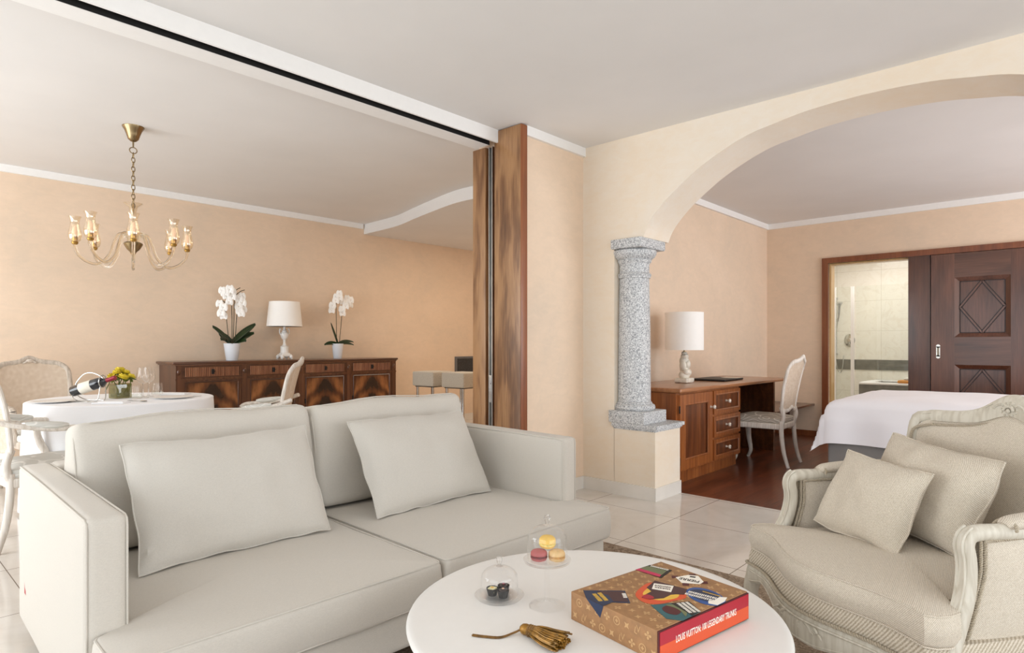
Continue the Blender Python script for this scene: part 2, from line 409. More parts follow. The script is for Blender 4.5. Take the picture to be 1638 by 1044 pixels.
m_wall = plaster('peach_plaster', (232, 209, 186), (225, 202, 178), (213, 195, 175))
m_cream = plaster('cream_plaster', (226, 209, 186), (228, 216, 199), (230, 222, 210))
m_ceil = plain('ceiling_paint', (226, 224, 222), .85, nz=.01, ns=2, spec=.2)
m_white = plain('white_paint', (238, 237, 235), .6, nz=.005, spec=.3)
m_tile = tile('polished_tile'); m_plank = planks('parquet')
m_skirt = plain('stone_skirting', (226, 221, 213), .25, nz=.03, ns=4)
m_dark = plain('dark_slot', (22, 20, 19), .7)
m_walnut = wood('walnut_veneer', (70, 45, 27), (120, 83, 53), (160, 120, 82), 'Z', .34, .12, 1.3, .22)
m_walnut_edge = wood('walnut_edge', (92, 48, 22), (132, 72, 36), (150, 90, 48), 'Z', .35, .2)
m_steel = metal('brushed_steel', (190, 190, 188), .3)
m_chrome = metal('chrome', (215, 217, 220), .08)
m_silver = metal('silver', (205, 203, 198), .18)
m_brass = metal('aged_brass', (150, 130, 98), .26)
m_gold = metal('polished_gold', (196, 160, 92), .18)
m_granite = granite('granite')
m_maho = wood('mahogany', (44, 23, 13), (78, 44, 25), (112, 68, 40), 'X', .28, .4)
m_mahov = wood('mahogany_upright', (48, 26, 15), (82, 47, 28), (112, 70, 45), 'Z', .28, .4)
m_flame = flame('flame_veneer', (36, 18, 10), (100, 58, 30), (152, 98, 56))
m_flute = wood('fluted_wood', (92, 54, 34), (142, 92, 64), (176, 126, 92), 'Z', .4, .1)
m_desk = wood('cherry_wood', (92, 46, 20), (142, 80, 38), (176, 108, 56), 'Z', .3, .35)
m_deskx = wood('cherry_wood_top', (110, 66, 38), (152, 98, 60), (178, 122, 80), 'X', .28, .35)
m_deskd = wood('cherry_panel', (46, 22, 10), (104, 56, 28), (150, 88, 44), 'Z', .3, .35, .6)
m_door = wood('door_walnut', (56, 32, 22), (84, 50, 36), (108, 68, 50), 'Z', .3, .3)
m_doorx = wood('door_walnut_rail', (58, 33, 22), (86, 52, 37), (106, 68, 50), 'X', .3, .3)
m_casing = wood('casing_wood', (84, 42, 20), (118, 64, 34), (138, 82, 46), 'Z', .35, .25)
m_sofa = fabric('sofa_linen', (207, 201, 191), .035, 380, .18)
m_pil = fabric('pillow_linen', (205, 200, 191), .04, 380, .18)
m_twill = twill('beige_twill', (222, 213, 198), (184, 172, 155))
m_twillp = twill('pillow_twill', (220, 211, 196), (180, 168, 150), 175, 0.0)
m_rib = twill('beige_rib', (214, 204, 188), (164, 152, 132), 80)
m_rope = plain('beige_rope', (178, 166, 146), .85)
m_cerused = limed('cerused_wood', (206, 200, 186), (188, 180, 164))
m_chairw = limed('chair_paint', (226, 220, 212), (202, 193, 182))
m_chairg = limed('weathered_chair_paint', (206, 195, 182), (176, 164, 150))
m_cane = cane('cane', (206, 186, 164), (222, 206, 188))
m_damask = damask('silver_damask', (168, 160, 148), (222, 216, 206))
m_dinefab = damask('pale_damask', (206, 206, 200), (232, 231, 226))
m_cloth = fabric('tablecloth', (240, 241, 244), .012, 300, .08, .01)
m_linen = fabric('bed_linen', (240, 240, 246), .01, 300, .05, .01)
m_greyfab = fabric('grey_upholstery', (150, 148, 146), .08, 350, .3)
m_stool = fabric('taupe_check', (204, 195, 180), .12, 120, .3)
m_shade = plain('lampshade', (246, 244, 240), .8, nz=.004)
m_ceram = plain('white_ceramic', (240, 238, 234), .3, nz=.005)
m_ivory = plain('ivory_ceramic', (238, 231, 216), .35, nz=.06, ns=25)
m_pot = plain('white_pot', (228, 233, 240), .25, nz=.005)
m_petal = plain('orchid_petal', (250, 249, 246), .6, nz=.01)
m_lip = plain('orchid_lip', (226, 200, 110), .5)
m_leaf = plain('orchid_leaf', (34, 58, 26), .35, nz=.15, ns=14)
m_stem = plain('orchid_stem', (74, 70, 40), .5, nz=.2)
m_bark = plain('bark', (78, 56, 38), .9, nz=.3)
m_yel = plain('yellow_petal', (232, 206, 48), .55, nz=.12, ns=40)
m_green = plain('foliage_green', (112, 124, 44), .6, nz=.2)
m_glass = glass('clear_glass')
def solid_glass(name, c=(252, 253, 253), k=.32):
    t = NT(name); t.p.inputs['Transmission Weight'].default_value = 1; t.p.inputs['IOR'].default_value = 1.47; t.p.inputs['Roughness'].default_value = 0
    tr = t.n('ShaderNodeBsdfTransparent'); mx = t.n('ShaderNodeMixShader'); mx.inputs[0].default_value = k
    t.l(tr.outputs[0], mx.inputs[1]); t.l(t.p.outputs[0], mx.inputs[2]); t.l(mx.outputs[0], t.out.inputs['Surface']); t.col(c); return t.m
m_glass2 = solid_glass('cast_glass')
m_amber = glass('champagne_glass', (252, 247, 238), .8, .14)
m_arm = solid_glass('champagne_tube', (240, 228, 204), .7)
m_pane = glass('window_glass', (252, 254, 253), .3, .03)
m_vase = glass('tinted_vase_glass', (206, 204, 168), .6, .08)
m_bulb = emis('bulb', (255, 222, 200), .3)
m_tabletop = plain('white_lacquer', (234, 232, 228), .35, nz=.004, spec=.4)
m_bottle = plain('bottle_glass', (14, 18, 26), .08, coat=.6, nz=0)
m_paper = plain('label_paper', (228, 222, 208), .7)
m_foil = plain('red_foil', (138, 26, 44), .35, .3)
m_black = plain('black_leather', (30, 27, 26), .5)
m_marble = marble_tile('bath_tile'); m_band = plain('grey_stone', (128, 126, 118), .3, nz=.12, ns=8)
m_towel = fabric('orange_towel', (226, 160, 92), .05, 200, .3); m_towelw = fabric('white_towel', (238, 234, 228), .03, 200, .3)
m_rug = rug_mat('rug'); m_tassel = plain('gold_silk', (168, 120, 40), .38, .35, nz=.25, ns=60)
m_tassel_d = plain('gold_cord', (140, 100, 44), .5, .2, nz=.2, ns=60)
m_book = plain('kraft_cover', (164, 121, 80), .55, nz=.06, ns=60); m_mono = plain('monogram_print', (198, 158, 110), .55)
m_red = plain('crimson_print', (170, 22, 44), .45, nz=.01); m_orange = plain('orange_print', (214, 82, 40), .45, nz=.01)
m_maroon = plain('maroon_edge', (82, 22, 26), .5); m_inkw = plain('white_ink', (244, 238, 226), .5, nz=0); m_navy = plain('navy_ink', (34, 48, 78), .5)
m_plum = plain('plum_ink', (74, 42, 44), .5); m_teal = plain('teal_ink', (44, 96, 102), .5); m_blue = plain('blue_ink', (44, 84, 148), .5)
m_yink = plain('yellow_ink', (232, 186, 70), .5); m_inkb = plain('black_ink', (24, 22, 22), .5); m_pink = plain('magenta_ink', (196, 40, 86), .5); m_olive = plain('olive_ink', (112, 120, 84), .5)
# ------------------------------------------------------------------ the setting
CEIL = 2.717
mb = MB(); mb.b2(-2.5, 4.42, -2.8, 7.08, -.08, 0); mb.b2(4.42, 7.62, 3.43, 7.08, -.08, 0); structure('floor', mb, m_tile, smooth=False)
mb = MB(); mb.b2(4.42, 8.42, -2.8, 3.07, -.08, 0); structure('floor_bedroom', mb, m_plank, smooth=False)
mb = MB(); mb.b2(8.42, 10.5, .5, 3.3, -.08, 0); structure('floor_bathroom', mb, m_skirt, smooth=False)
mb = MB(); mb.b2(-2.5, 8.42, -2.8, 7.08, CEIL, CEIL + .1); structure('ceiling', mb, m_ceil, smooth=False)
mb = MB(); mb.b2(8.42, 10.5, .5, 3.3, 2.5, 2.6); structure('ceiling_bathroom', mb, m_ceil, smooth=False)
mb = MB(); mb.b2(-2.5, 7.62, 6.93, 7.08, 0, CEIL); structure('wall_dining', mb, m_wall, smooth=False)
mb = MB(); mb.b2(7.5, 7.62, 3.43, 6.93, 0, CEIL); structure('wall_dining_end', mb, m_wall, smooth=False)
mb = MB()
for y0, y1, z0, z1 in ((-2.8, -1.2, 0, CEIL), (2.4, 3.2, 0, CEIL), (6.6, 6.93, 0, CEIL), (-1.2, 2.4, 2.45, CEIL), (3.2, 6.6, 2.45, CEIL), (-1.2, 2.4, 0, .12), (3.2, 6.6, 0, .12)):
    mb.b2(-2.5, -2.35, y0, y1, z0, z1)
structure('wall_left', mb, m_cream, smooth=False)
mb = MB()
for x0, x1, z0, z1 in ((-2.5, -1.6, 0, CEIL), (3.8, 4.8, 0, CEIL), (8.0, 8.42, 0, CEIL), (-1.6, 3.8, 2.45, CEIL), (4.8, 8.0, 2.45, CEIL), (-1.6, 3.8, 0, .12), (4.8, 8.0, 0, .12)):
    mb.b2(x0, x1, -2.8, -2.65, z0, z1)
structure('wall_terrace', mb, m_cream, smooth=False)
def window(name, a, b, along, pos):
    mb = MB(); n = 3
    for k in range(n + 1):
        c = a + (b - a) * k / n; c = min(max(c, a + .03), b - .03)
        mb.b2(*((pos - .03, pos + .03, c - .03, c + .03) if along == 'Y' else (c - .03, c + .03, pos - .03, pos + .03)), .12, 2.45)
    for z in (.15, 2.42): mb.b2(*((pos - .03, pos + .03, a, b) if along == 'Y' else (a, b, pos - .03, pos + .03)), z - .03, z + .03)
    structure(name, mb, m_white, smooth=False)
window('window_1', 3.2, 6.6, 'Y', -2.44); window('window_2', -1.2, 2.4, 'Y', -2.44); window('window_3', -1.6, 3.8, 'X', -2.74); window('window_4', 4.8, 8.0, 'X', -2.74)

# partition stub, bedroom side wall and the arch wall with its low pier
mb = MB(); mb.b2(3.33, 4.04, 2.955, 3.42, 0, CEIL); structure('wall_partition', mb, m_wall, smooth=False)
mb = MB(); mb.b2(4.42, 8.42, 3.07, 3.42, 0, CEIL); structure('wall_bedroom_side', mb, m_wall, smooth=False)
AC = .95
prof = [(1.456, 0), (1.432, .06), (1.395, .117), (1.33, .19), (1.251, .262), (1.13, .352), (1.007, .432), (.84, .515), (.669, .579), (.5, .612), (.347, .637), (.17, .651), (0, .656)]
half = smooth_path([(a, 0, b) for a, b in prof], 5)
arch = [(AC + p.x, 1.947 + p.z) for p in half]; arch += [(AC - p.x, 1.947 + p.z) for p in reversed(half[:-1])]
poly = [(2.66, 0), (3.42, 0), (3.42, CEIL), (-2.65, CEIL), (-2.65, 0), (-.76, 0), (-.76, 1.947)] + arch[::-1] + [(2.66, 1.947)]
mb = MB(); mb.prism(poly, 4.04, 4.42, Matrix(((0, 0, 1, 0), (1, 0, 0, 0), (0, 1, 0, 0), (0, 0, 0, 1)))); mb.b2(4.04, 4.42, 2.308, 2.662, 0, .505); mb.b2(4.04, 4.42, -.76, -.408, 0, .505)
structure('wall_right', mb, m_cream, ang=25)

mb = MB()
mb.b2(4.028, 4.04, 2.308, 2.955, 0, .097); mb.b2(4.028, 4.42, 2.296, 2.308, 0, .097); mb.b2(3.33, 4.028, 2.943, 2.955, 0, .097)
structure('baseboard_living', mb, m_skirt, smooth=False)
mb = MB(); mb.b2(-2.35, 7.5, 6.918, 6.93, 0, .097); structure('baseboard_dining', mb, m_skirt, smooth=False)
mb = MB(); mb.b2(5.9, 8.27, 3.055, 3.07, 0, .07); mb.b2(8.255, 8.27, 2.39, 3.055, 0, .07); structure('baseboard_bedroom', mb, m_casing, smooth=False)
mb = MB(); mb.b2(-2.35, 4.62, 6.905, 6.93, 2.653, CEIL); structure('trim_dining', mb, m_white, smooth=False)
mb = MB(); mb.b2(3.33, 4.04, 2.93, 2.955, 2.648, CEIL); structure('trim_partition', mb, m_white, smooth=False)
mb = MB(); mb.b2(4.42, 8.27, 3.04, 3.07, 2.65, CEIL); mb.b2(8.24, 8.27, -2.65, 3.04, 2.65, CEIL); structure('trim_bedroom', mb, m_white, smooth=False)
# lowered ceiling with a curved edge
ed = smooth_path([(4.645, 6.93, 0), (4.6, 6.2, 0), (4.47, 5.68, 0), (4.37, 5.28, 0), (4.255, 4.75, 0), (4.25, 4.4, 0), (4.3, 3.9, 0), (4.3, 3.42, 0)], 6)
mb = MB(); mb.prism([(p.x, p.y) for p in ed] + [(7.5, 3.42), (7.5, 6.93)], 2.589, CEIL); structure('ceiling_soffit', mb, m_ceil, ang=30)
# sliding partition track
mb = MB(); mb.b2(-2.35, 3.262, 3.15, 3.166, 2.624, CEIL); mb.b2(-2.35, 3.245, 3.234, 3.372, 2.62, CEIL); mb.b2(-2.35, 3.262, 3.166, 3.234, 2.675, CEIL)
t_ = structure('trim_partition_track', mb, m_white, smooth=False)
mb = MB(); mb.b2(-2.35, 3.25, 3.167, 3.233, 2.660, 2.674); mb.b2(-2.35, 3.25, 3.229, 3.2335, 2.6215, 2.66); mb.b2(-2.35, 3.25, 3.1665, 3.169, 2.626, 2.66); s_ = mb.build('track_slot_shade', m_dark, t_)  # dark strips lining the white track, painted shade inside the slot

# walnut pillar that ends the partition
pl = thing('walnut_pillar', 'tall walnut veneered pillar with a metal channel at the end of the ceiling track', 'pillar', (3.295, 3.06, 0))
mb = MB(); mb.rbox((0, .0, 1.357), (.07, .26, 2.71), .006, 2); mb.build('front_panel', m_walnut, pl)
mb = MB(); mb.rbox((0, -.132, 1.357), (.066, .008, 2.71), .003, 2); mb.build('edge_strip', m_walnut_edge, pl)
mb = MB(); mb.rbox((0, .29, 1.309), (.07, .135, 2.618), .004, 2); mb.build('rear_panel', m_walnut, pl)
mb = MB(); mb.b2(.0, .03, .13, .223, 0, 2.618); mb.build('channel_back', m_walnut_edge, pl)
mb = MB(); mb.b2(-.034, .0, .150, .157, 0, 2.61); mb.b2(-.034, .0, .182, .189, 0, 2.61); mb.b2(-.008, .0, .157, .182, 0, 2.61); mb.build('metal_channel', m_steel, pl)
mb = MB(); mb.b2(-.037, -.03, .158, .184, .72, .92); mb.lathe([(.007, 0), (.007, .004)], 10, (0, 0, 0), Matrix.Translation((-.037, .171, .86)) @ Matrix.Rotation(-pi / 2, 4, 'Y')); mb.build('lock_plate', m_chrome, pl)

# granite column on the pier
cl = thing('granite_column', 'grey speckled granite column standing on the low pier under the arch', 'column', (4.20, 2.57, .505))
mb = MB()   # ledge with moulded underside
for (x0, x1, y0, y1, z0, z1) in ((-.185, .243, -.29, .10, .022, .048), (-.175, .232, -.276, .095, .010, .022), (-.168, .224, -.268, .09, 0, .010)): mb.b2(x0, x1, y0, y1, z0, z1)
mb.build('ledge_slab', m_granite, cl, smooth=False)
mb = MB(); mb.rbox((-.02, -.03, .094), (.335, .31, .092), .004, 2); mb.build('plinth', m_granite, cl)
C0 = (-.025, -.005)
mb = MB(); mb.lathe([(.146, .14), (.157, .15), (.16, .165), (.155, .18), (.142, .188), (.135, .19), (.135, .2), (.127, .206)], 40, (*C0, 0)); mb.build('base_moulding', m_granite, cl)
mb = MB(); mb.lathe([(.127, .2), (.1255, .22), (.1245, .4), (.121, .8), (.114, 1.13), (.112, 1.155)], 40, (*C0, 0)); mb.build('shaft', m_granite, cl)
mb = MB(); mb.lathe([(.112, 1.15), (.122, 1.153), (.123, 1.163), (.126, 1.166), (.13, 1.178), (.124, 1.188), (.114, 1.195), (.114, 1.255), (.12, 1.268), (.13, 1.278), (.132, 1.288), (.128, 1.292), (.15, 1.31), (.166, 1.33), (.17, 1.35), (.168, 1.36), (.155, 1.37)], 40, (*C0, 0)); mb.build('capital', m_granite, cl)
mb = MB(); mb.b2(-.205, .156, -.165, .09, 1.37, 1.378); mb.rbox((-.025, -.04, 1.408), (.37, .26, .064), .004, 2); mb.build('abacus', m_granite, cl)

# bedroom end wall with the bathroom doorway and its sliding door
mb = MB(); mb.b2(8.27, 8.42, 2.32, 3.07, 0, CEIL); mb.b2(8.27, 8.42, -2.65, 2.32, 2.145, CEIL); mb.b2(8.27, 8.42, -2.65, .3, 0, 2.145)
structure('wall_bedroom_end', mb, m_wall, smooth=False)
mb = MB(); mb.b2(8.235, 8.30, 2.32, 2.388, 0, 2.21); mb.b2(8.235, 8.30, .2, 2.32, 2.145, 2.21); structure('trim_door_casing', mb, m_casing, smooth=False)
mb = MB(); mb.b2(8.30, 8.44, 2.30, 2.32, 0, 2.145); mb.b2(8.30, 8.44, 1.478, 2.30, 2.125, 2.145); structure('trim_door_jamb', mb, wood('lit_jamb', (150, 116, 70), (186, 150, 100), (204, 172, 122), 'Z'), smooth=False)  # jamb wood coloured paler and yellower to stand in for bathroom light
mb = MB(); mb.b2(8.262, 8.42, 1.268, 1.478, 0, 2.145); structure('trim_door_post', mb, m_door, smooth=False)
mb = MB(); mb.b2(8.30, 8.42, .3, 1.268, 0, 2.145); structure('wall_door_pocket', mb, m_dark, smooth=False)
dr = bpy.data.objects.new('door_1', None); COL.objects.link(dr); dr.location = (8.258, .80, 0); dr['kind'] = 'structure'
dr['label'] = 'dark walnut sliding door with diamond panels beside the bathroom opening'
mb = MB(); mb.b2(-.02, .022, .243, .457, .01, 2.14); mb.b2(-.02, .022, -.46, -.238, .01, 2.14); mb.build('stile', m_door, dr, smooth=False)
mb = MB()
for z0, z1 in ((.01, .28), (.927, 1.228), (1.878, 2.14)): mb.b2(-.019, .022, -.238, .243, z0, z1)
mb.build('rail', wood('door_rail', (58, 34, 23), (84, 51, 36), (104, 67, 49), 'Y', .3, .3), dr, smooth=False)
def door_panel(z0, z1):
    y0, y1 = -.238, .243; b = .048; cy, cz = 0, (z0 + z1) / 2
    mb = MB()
    o = [(y0, z0), (y1, z0), (y1, z1), (y0, z1)]; i = [(y0 + b, z0 + b), (y1 - b, z0 + b), (y1 - b, z1 - b), (y0 + b, z1 - b)]
    V_ = [(-.019, *p) for p in o] + [(.004, *p) for p in i] + [(.004, *p) for p in i]
    mb.add(V_, [(k, (k + 1) % 4, 4 + (k + 1) % 4, 4 + k) for k in range(4)]); mb.b2(.004, .02, y0, y1, z0, z1)
    p = mb.build('panel', m_door, dr, loc=(0, 0, 0), smooth=False)
    mb = MB(); md = MB(); ym, zm = (y0 + y1) / 2, (z0 + z1) / 2; hy, hz = (y1 - y0) / 2 - b, (z1 - z0) / 2 - b
    def bar(B, a, c, w, x0, x1):
        a = Vector(a); c = Vector(c); d = c - a; L = d.length; an = atan2(d.y, d.x); m = (a + c) / 2
        B.box(((x0 + x1) / 2, m.x, m.y), (x1 - x0, L, w), Matrix.Rotation(an, 3, 'X'))
    D = [(ym - hy, zm), (ym, zm + hz), (ym + hy, zm), (ym, zm - hz)]
    for k in range(4):
        bar(md, D[k], D[(k + 1) % 4], .034, -.0005, .0045); bar(mb, D[k], D[(k + 1) % 4], .016, -.006, .004)
    for k in range(4):
        q = [(ym - hy, zm - hz), (ym - hy, zm + hz), (ym + hy, zm + hz), (ym + hy, zm - hz)]; bar(md, q[k], q[(k + 1) % 4], .010, -.0005, .0045)
    mb.build('diamond_moulding', m_door, p, smooth=False); md.build('diamond_groove', plain('groove_brown', (42, 20, 14), .4), p, smooth=False)
door_panel(1.228, 1.878); door_panel(.28, .927)
mb = MB(); zc = 1.07
mb.b2(-.024, -.018, .372, .408, zc - .055, zc + .055); mb.lathe([(.02, 0), (.02, .006)], 14, mat=Matrix.Translation((-.018, .39, zc + .058)) @ Matrix.Rotation(-pi / 2, 4, 'Y')); mb.lathe([(.02, 0), (.02, .006)], 14, mat=Matrix.Translation((-.018, .39, zc - .058)) @ Matrix.Rotation(-pi / 2, 4, 'Y'))
h_ = mb.build('pull_handle', m_silver, dr)
mb = MB(); mb.b2(-.0255, -.0238, .381, .399, zc - .04, zc + .04); mb.build('recess', plain('recess_metal', (120, 112, 98), .3, 1), h_)

# bathroom beyond the doorway
mb = MB(); mb.b2(10.4, 10.5, .5, 3.3, 0, 2.5); structure('wall_bathroom_back', mb, m_marble, smooth=False)
mb = MB(); mb.b2(8.42, 10.4, 3.15, 3.3, 0, 2.5); structure('wall_bathroom_left', mb, m_marble, smooth=False)
mb = MB(); mb.b2(8.42, 10.4, .5, .6, 0, 2.5); structure('wall_bathroom_right', mb, m_marble, smooth=False)
mb = MB(); mb.b2(10.388, 10.4, .6, 3.15, .77, .92); mb.b2(9.5, 10.388, 3.138, 3.15, .77, .92); structure('trim_bathroom_band', mb, m_band, smooth=False)
tb = thing('bathtub', 'built-in bathtub with grey stone front and white rim in the bathroom', 'bathtub', (9.95, 1.48, 0))
mb = MB(); mb.b2(-.45, .43, -.86, .80, 0, .60); mb.build('surround', m_band, tb, smooth=False)
mb = MB(); mb.rbox((-.38, -.03, .615), (.14, 1.66, .03), .01, 2); mb.rbox((.36, -.03, .615), (.14, 1.66, .03), .01, 2); mb.rbox((0, .74, .615), (.62, .14, .03), .01, 2); mb.rbox((0, -.80, .615), (.62, .12, .03), .01, 2); mb.build('rim', m_white, tb)
tw = thing('towel_stack', 'orange and white folded towels on the bathtub rim', 'towels', (9.62, 1.62, .631))
mb = MB(); mb.rbox((0, 0, .02), (.2, .42, .04), .018, 3); mb.build('orange_towel', m_towel, tw); mb = MB(); mb.rbox((.01, -.03, .058), (.18, .34, .034), .016, 3); mb.build('white_towel', m_towelw, tw)
sg = thing('shower_screen', 'clear glass shower screen with white edge profiles in the bathroom', 'shower screen', (9.5, 2.7, 0))
mb = MB(); mb.b2(-.004, .004, -.32, .42, .05, 1.95); mb.build('glass_panel', m_pane, sg, smooth=False)
mb = MB(); mb.b2(-.012, .012, -.36, -.32, 0, 1.95); mb.build('edge_profile', m_white, sg, smooth=False)
mb = MB(); mb.b2(-.01, .01, -.13, -.105, 0, 1.95); mb.build('edge_profile', m_white, sg, smooth=False)
mb = MB(); mb.b2(.012, .02, -1.1, -.38, .66, 1.95); mb.build('glass_panel', m_pane, sg, smooth=False)
sh = thing('hand_shower', 'chrome hand shower on a wall rail behind the glass screen', 'shower', (10.36, 2.80, 0))
mb = MB(); mb.tube([(0, 0, 1.0), (0, 0, 1.85)], .011, 10); mb.box((.02, 0, 1.0), (.06, .03, .03)); mb.box((.02, 0, 1.85), (.06, .03, .03)); mb.build('rail', m_chrome, sh)
mb = MB(); mb.tube([(-.04, -.03, 1.5), (-.05, -.05, 1.58), (-.10, -.07, 1.72), (-.12, -.08, 1.78)], [.012, .013, .02, .045], 12); mb.box((-.02, -.015, 1.52), (.05, .04, .04)); mb.build('shower_head', m_chrome, sh)
mb = MB(); mb.tube(smooth_path([(-.04, -.03, 1.5), (-.06, 0, 1.1), (-.06, -.03, .8), (-.05, -.07, .72), (-.04, -.10, .8), (.02, -.10, .98)], 6), .007, 8); mb.build('hose', m_steel, sh)
mv = thing('shower_mixer', 'round chrome shower mixer plate on the marble shower wall', 'shower mixer', (10.395, 2.62, 1.21))
RY = Matrix.Rotation(-pi / 2, 4, 'Y')
mb = MB(); mb.lathe([(.085, 0), (.085, .006), (.07, .014), (.03, .018)], 28, mat=RY @ Matrix.Diagonal((1.15, .85, 1, 1))); mb.build('plate', m_silver, mv)
mb = MB(); mb.lathe([(.03, .01), (.03, .06), (.026, .066)], 18, mat=RY); mb.tube([(-.05, 0, .0), (-.055, -.01, -.07)], [.012, .008], 8); mb.build('lever', m_chrome, mv)
# ------------------------------------------------------------------ living room
mb = MB(); mb.rbox((1.72, .55, .006), (2.54, 3.0, .012), .005, 2); tag(mb.build('rug', m_rug), 'brown mottled rug under the round coffee table', 'rug')

def rect_outline(x0, x1, y0, y1, r=.03, step=.04):
    pts = []
    for (cx, cy, a0) in ((x1 - r, y1 - r, 0), (x0 + r, y1 - r, pi / 2), (x0 + r, y0 + r, pi), (x1 - r, y0 + r, 3 * pi / 2)):
        for k in range(5): a = a0 + pi / 2 * k / 4; pts.append((cx + r * cos(a), cy + r * sin(a)))
    return densify(pts, step)
def densify(pts, step=.04):
    out = []
    for i in range(len(pts)):
        a = Vector(pts[i]); b = Vector(pts[(i + 1) % len(pts)]); m = max(1, int((b - a).length / step))
        for k in range(m): out.append(tuple(a.lerp(b, k / m)))
    return out
def round_poly(pts, r, step=.04):
    out = []; n = len(pts)
    for i in range(n):
        p = Vector(pts[i]); a = (Vector(pts[i - 1]) - p); b = (Vector(pts[(i + 1) % n]) - p)
        q = min(r, a.length * .45, b.length * .45); A = p + a.normalized() * q; B = p + b.normalized() * q
        for k in range(5): t = k / 4; out.append(tuple(A * (1 - t) ** 2 + p * 2 * t * (1 - t) + B * t * t))
    return densify(out, step)

SO = (1.517, 1.742, .012); SR = radians(-1.5)
sofa = thing('sofa', 'large off-white linen two-seat sofa with low square arms', 'sofa', SO, SR)
mb = MB(); mb.rbox((0, .68, .115), (2.10, 1.30, .13), .02, 10, (0, .0, 0), wob=.002); mb.build('base', m_sofa, sofa)
for sx in (-1, 1):
    mb = MB(); mb.rbox((sx * 1.02, .79, .3535), (.106, 1.12, .607), .022, 8, (.006, .004, .004), wob=.0025)
    for xo in (-.049, .049):    # welted seams
        x = sx * 1.02 + xo; mb.tube([(x, .234, .075), (x, .233, .35), (x, .233, .627), (x, .238, .645), (x, .256, .6515), (x, .8, .654), (x, 1.33, .652)], .0032, 6)
    mb.build('arm', m_sofa, sofa)
mb = MB(); mb.rbox((0, 1.28, .355), (1.95, .13, .61), .022, 8, wob=.002); mb.build('back_frame', m_sofa, sofa)
def seat(sx):
    # T-shaped cushion that wraps round the front of the arm
    p = [(sx * .008, 0), (sx * 1.062, 0), (sx * 1.062, .215), (sx * .962, .215), (sx * .962, 1.02), (sx * .008, 1.02)]
    if sx < 0: p = p[::-1]
    mb = MB(); ol = round_poly(p, .025); mb.pad(ol, .185, .335, .022, .022, c=(sx * .5, .45), rings=9, wob=.004, side_bulge=.006)
    C_ = Vector((sx * .5, .45))
    for z in (.333, .198): mb.tube([(*(Vector(q) + (C_ - Vector(q)).normalized() * .006), z) for q in ol], .0035, 5, closed=True)
    return mb.build('seat_cushion', m_sofa, sofa)
seat(-1); seat(1)
def backc(x0, x1, seed):
    mb = MB(); w = x1 - x0
    M_ = Matrix.Translation(((x0 + x1) / 2, 1.02, .345)) @ Matrix.Rotation(radians(-10), 4, 'X')
    mb.rbox((0, 0, .246), (w, .22, .492), .042, 12, (.01, .035, .012), M_, .014, 4.5)
    for yy in (-.1, .1):
        e = .072; q = []
        for (qx, qz) in [(-w / 2 + .004, .06), (-w / 2 + .004, .25), (-w / 2 + .004, .44), (-w / 2 + .018, .484), (-w / 2 + .06, .499)] + [(-w / 2 + .06 + (w - .12) * k / 8, .500 + .012 * sin(pi * k / 8)) for k in range(1, 8)] + [(w / 2 - .06, .499), (w / 2 - .018, .484), (w / 2 - .004, .44), (w / 2 - .004, .25), (w / 2 - .004, .06)]:
            p = Vector((qx, yy * .86, qz)); p.z -= .008; p += noise.noise_vector(Vector((0, 0, .246)) + (p - Vector((0, 0, .246))) * 4.5) * .014; q.append(M_ @ p)
        mb.tube(q, .0028, 5)
    return mb.build('back_cushion', m_sofa, sofa)
backc(-.955, -.01, 1); backc(.005, .955, 2)
for sx in (-1, 1):
    for y in (.30, 1.25):
        mb = MB(); mb.lathe([(.02, 0), (.025, .06)], 12, (sx * .99, y, .001 if y < .5 else -.012)); mb.build('leg', m_dark, sofa)
mb = MB(); mb.b2(-1.0745, -1.0725, 1.17, 1.20, .19, .25); mb.build('tag', m_red, sofa, smooth=False)

def throw(name, label, cat, group, BL, BR, TL, TR, t, m, seed, pinch=.028, wob=.015, off=.0):
    BL, BR, TL, TR = map(Vector, (BL, BR, TL, TR)); x = ((BR - BL) + (TR - TL)) / 2; y = ((TL - BL) + (TR - BR)) / 2
    w, h = x.length, y.length; x.normalize(); z = x.cross(y).normalized(); y = z.cross(x); c = (BL + BR + TL + TR) / 4 + z * off
    R = Matrix((x, y, z)).transposed()
    o = MB().pillow(w, h, t, None, pinch, wob, 7, 24, seed).build(name, m, None); o.matrix_world = Matrix.Translation(c) @ R.to_4x4(); return tag(o, label, cat, group)
throw('throw_pillow', 'plain pale linen pillow leaning on the left seat of the sofa, the larger one', 'pillow', 'pillows on the sofa', (.665, 2.37, .372), (1.372, 2.33, .372), (.72, 2.58, .775), (1.45, 2.585, .78), .17, m_pil, 1)
throw('throw_pillow', 'plain pale linen pillow leaning on the right seat of the sofa by the far arm', 'pillow', 'pillows on the sofa', (1.585, 2.345, .372), (2.31, 2.33, .372), (1.69, 2.575, .775), (2.42, 2.58, .772), .17, m_pil, 5)

# coffee table
TX, TY, TZ = 1.44, 1.02, .40
ct = thing('coffee_table', 'round white lacquered coffee table in front of the sofa', 'coffee table', (TX, TY, .012))
mb = MB(); mb.lathe([(.47, TZ - .047), (.505, TZ - .040), (.517, TZ - .03), (.52, TZ - .022), (.517, TZ - .016), (.511, TZ - .0125), (.50, TZ - .012), (1e-7, TZ - .012)], 96); mb.build('tabletop', m_tabletop, ct, ang=50)
mb = MB(); mb.lathe([(.10, TZ - .046), (.06, .28), (.045, .18), (.06, .08), (.16, .025), (.24, .008), (.245, 0)], 40); mb.build('pedestal', m_tabletop, ct)

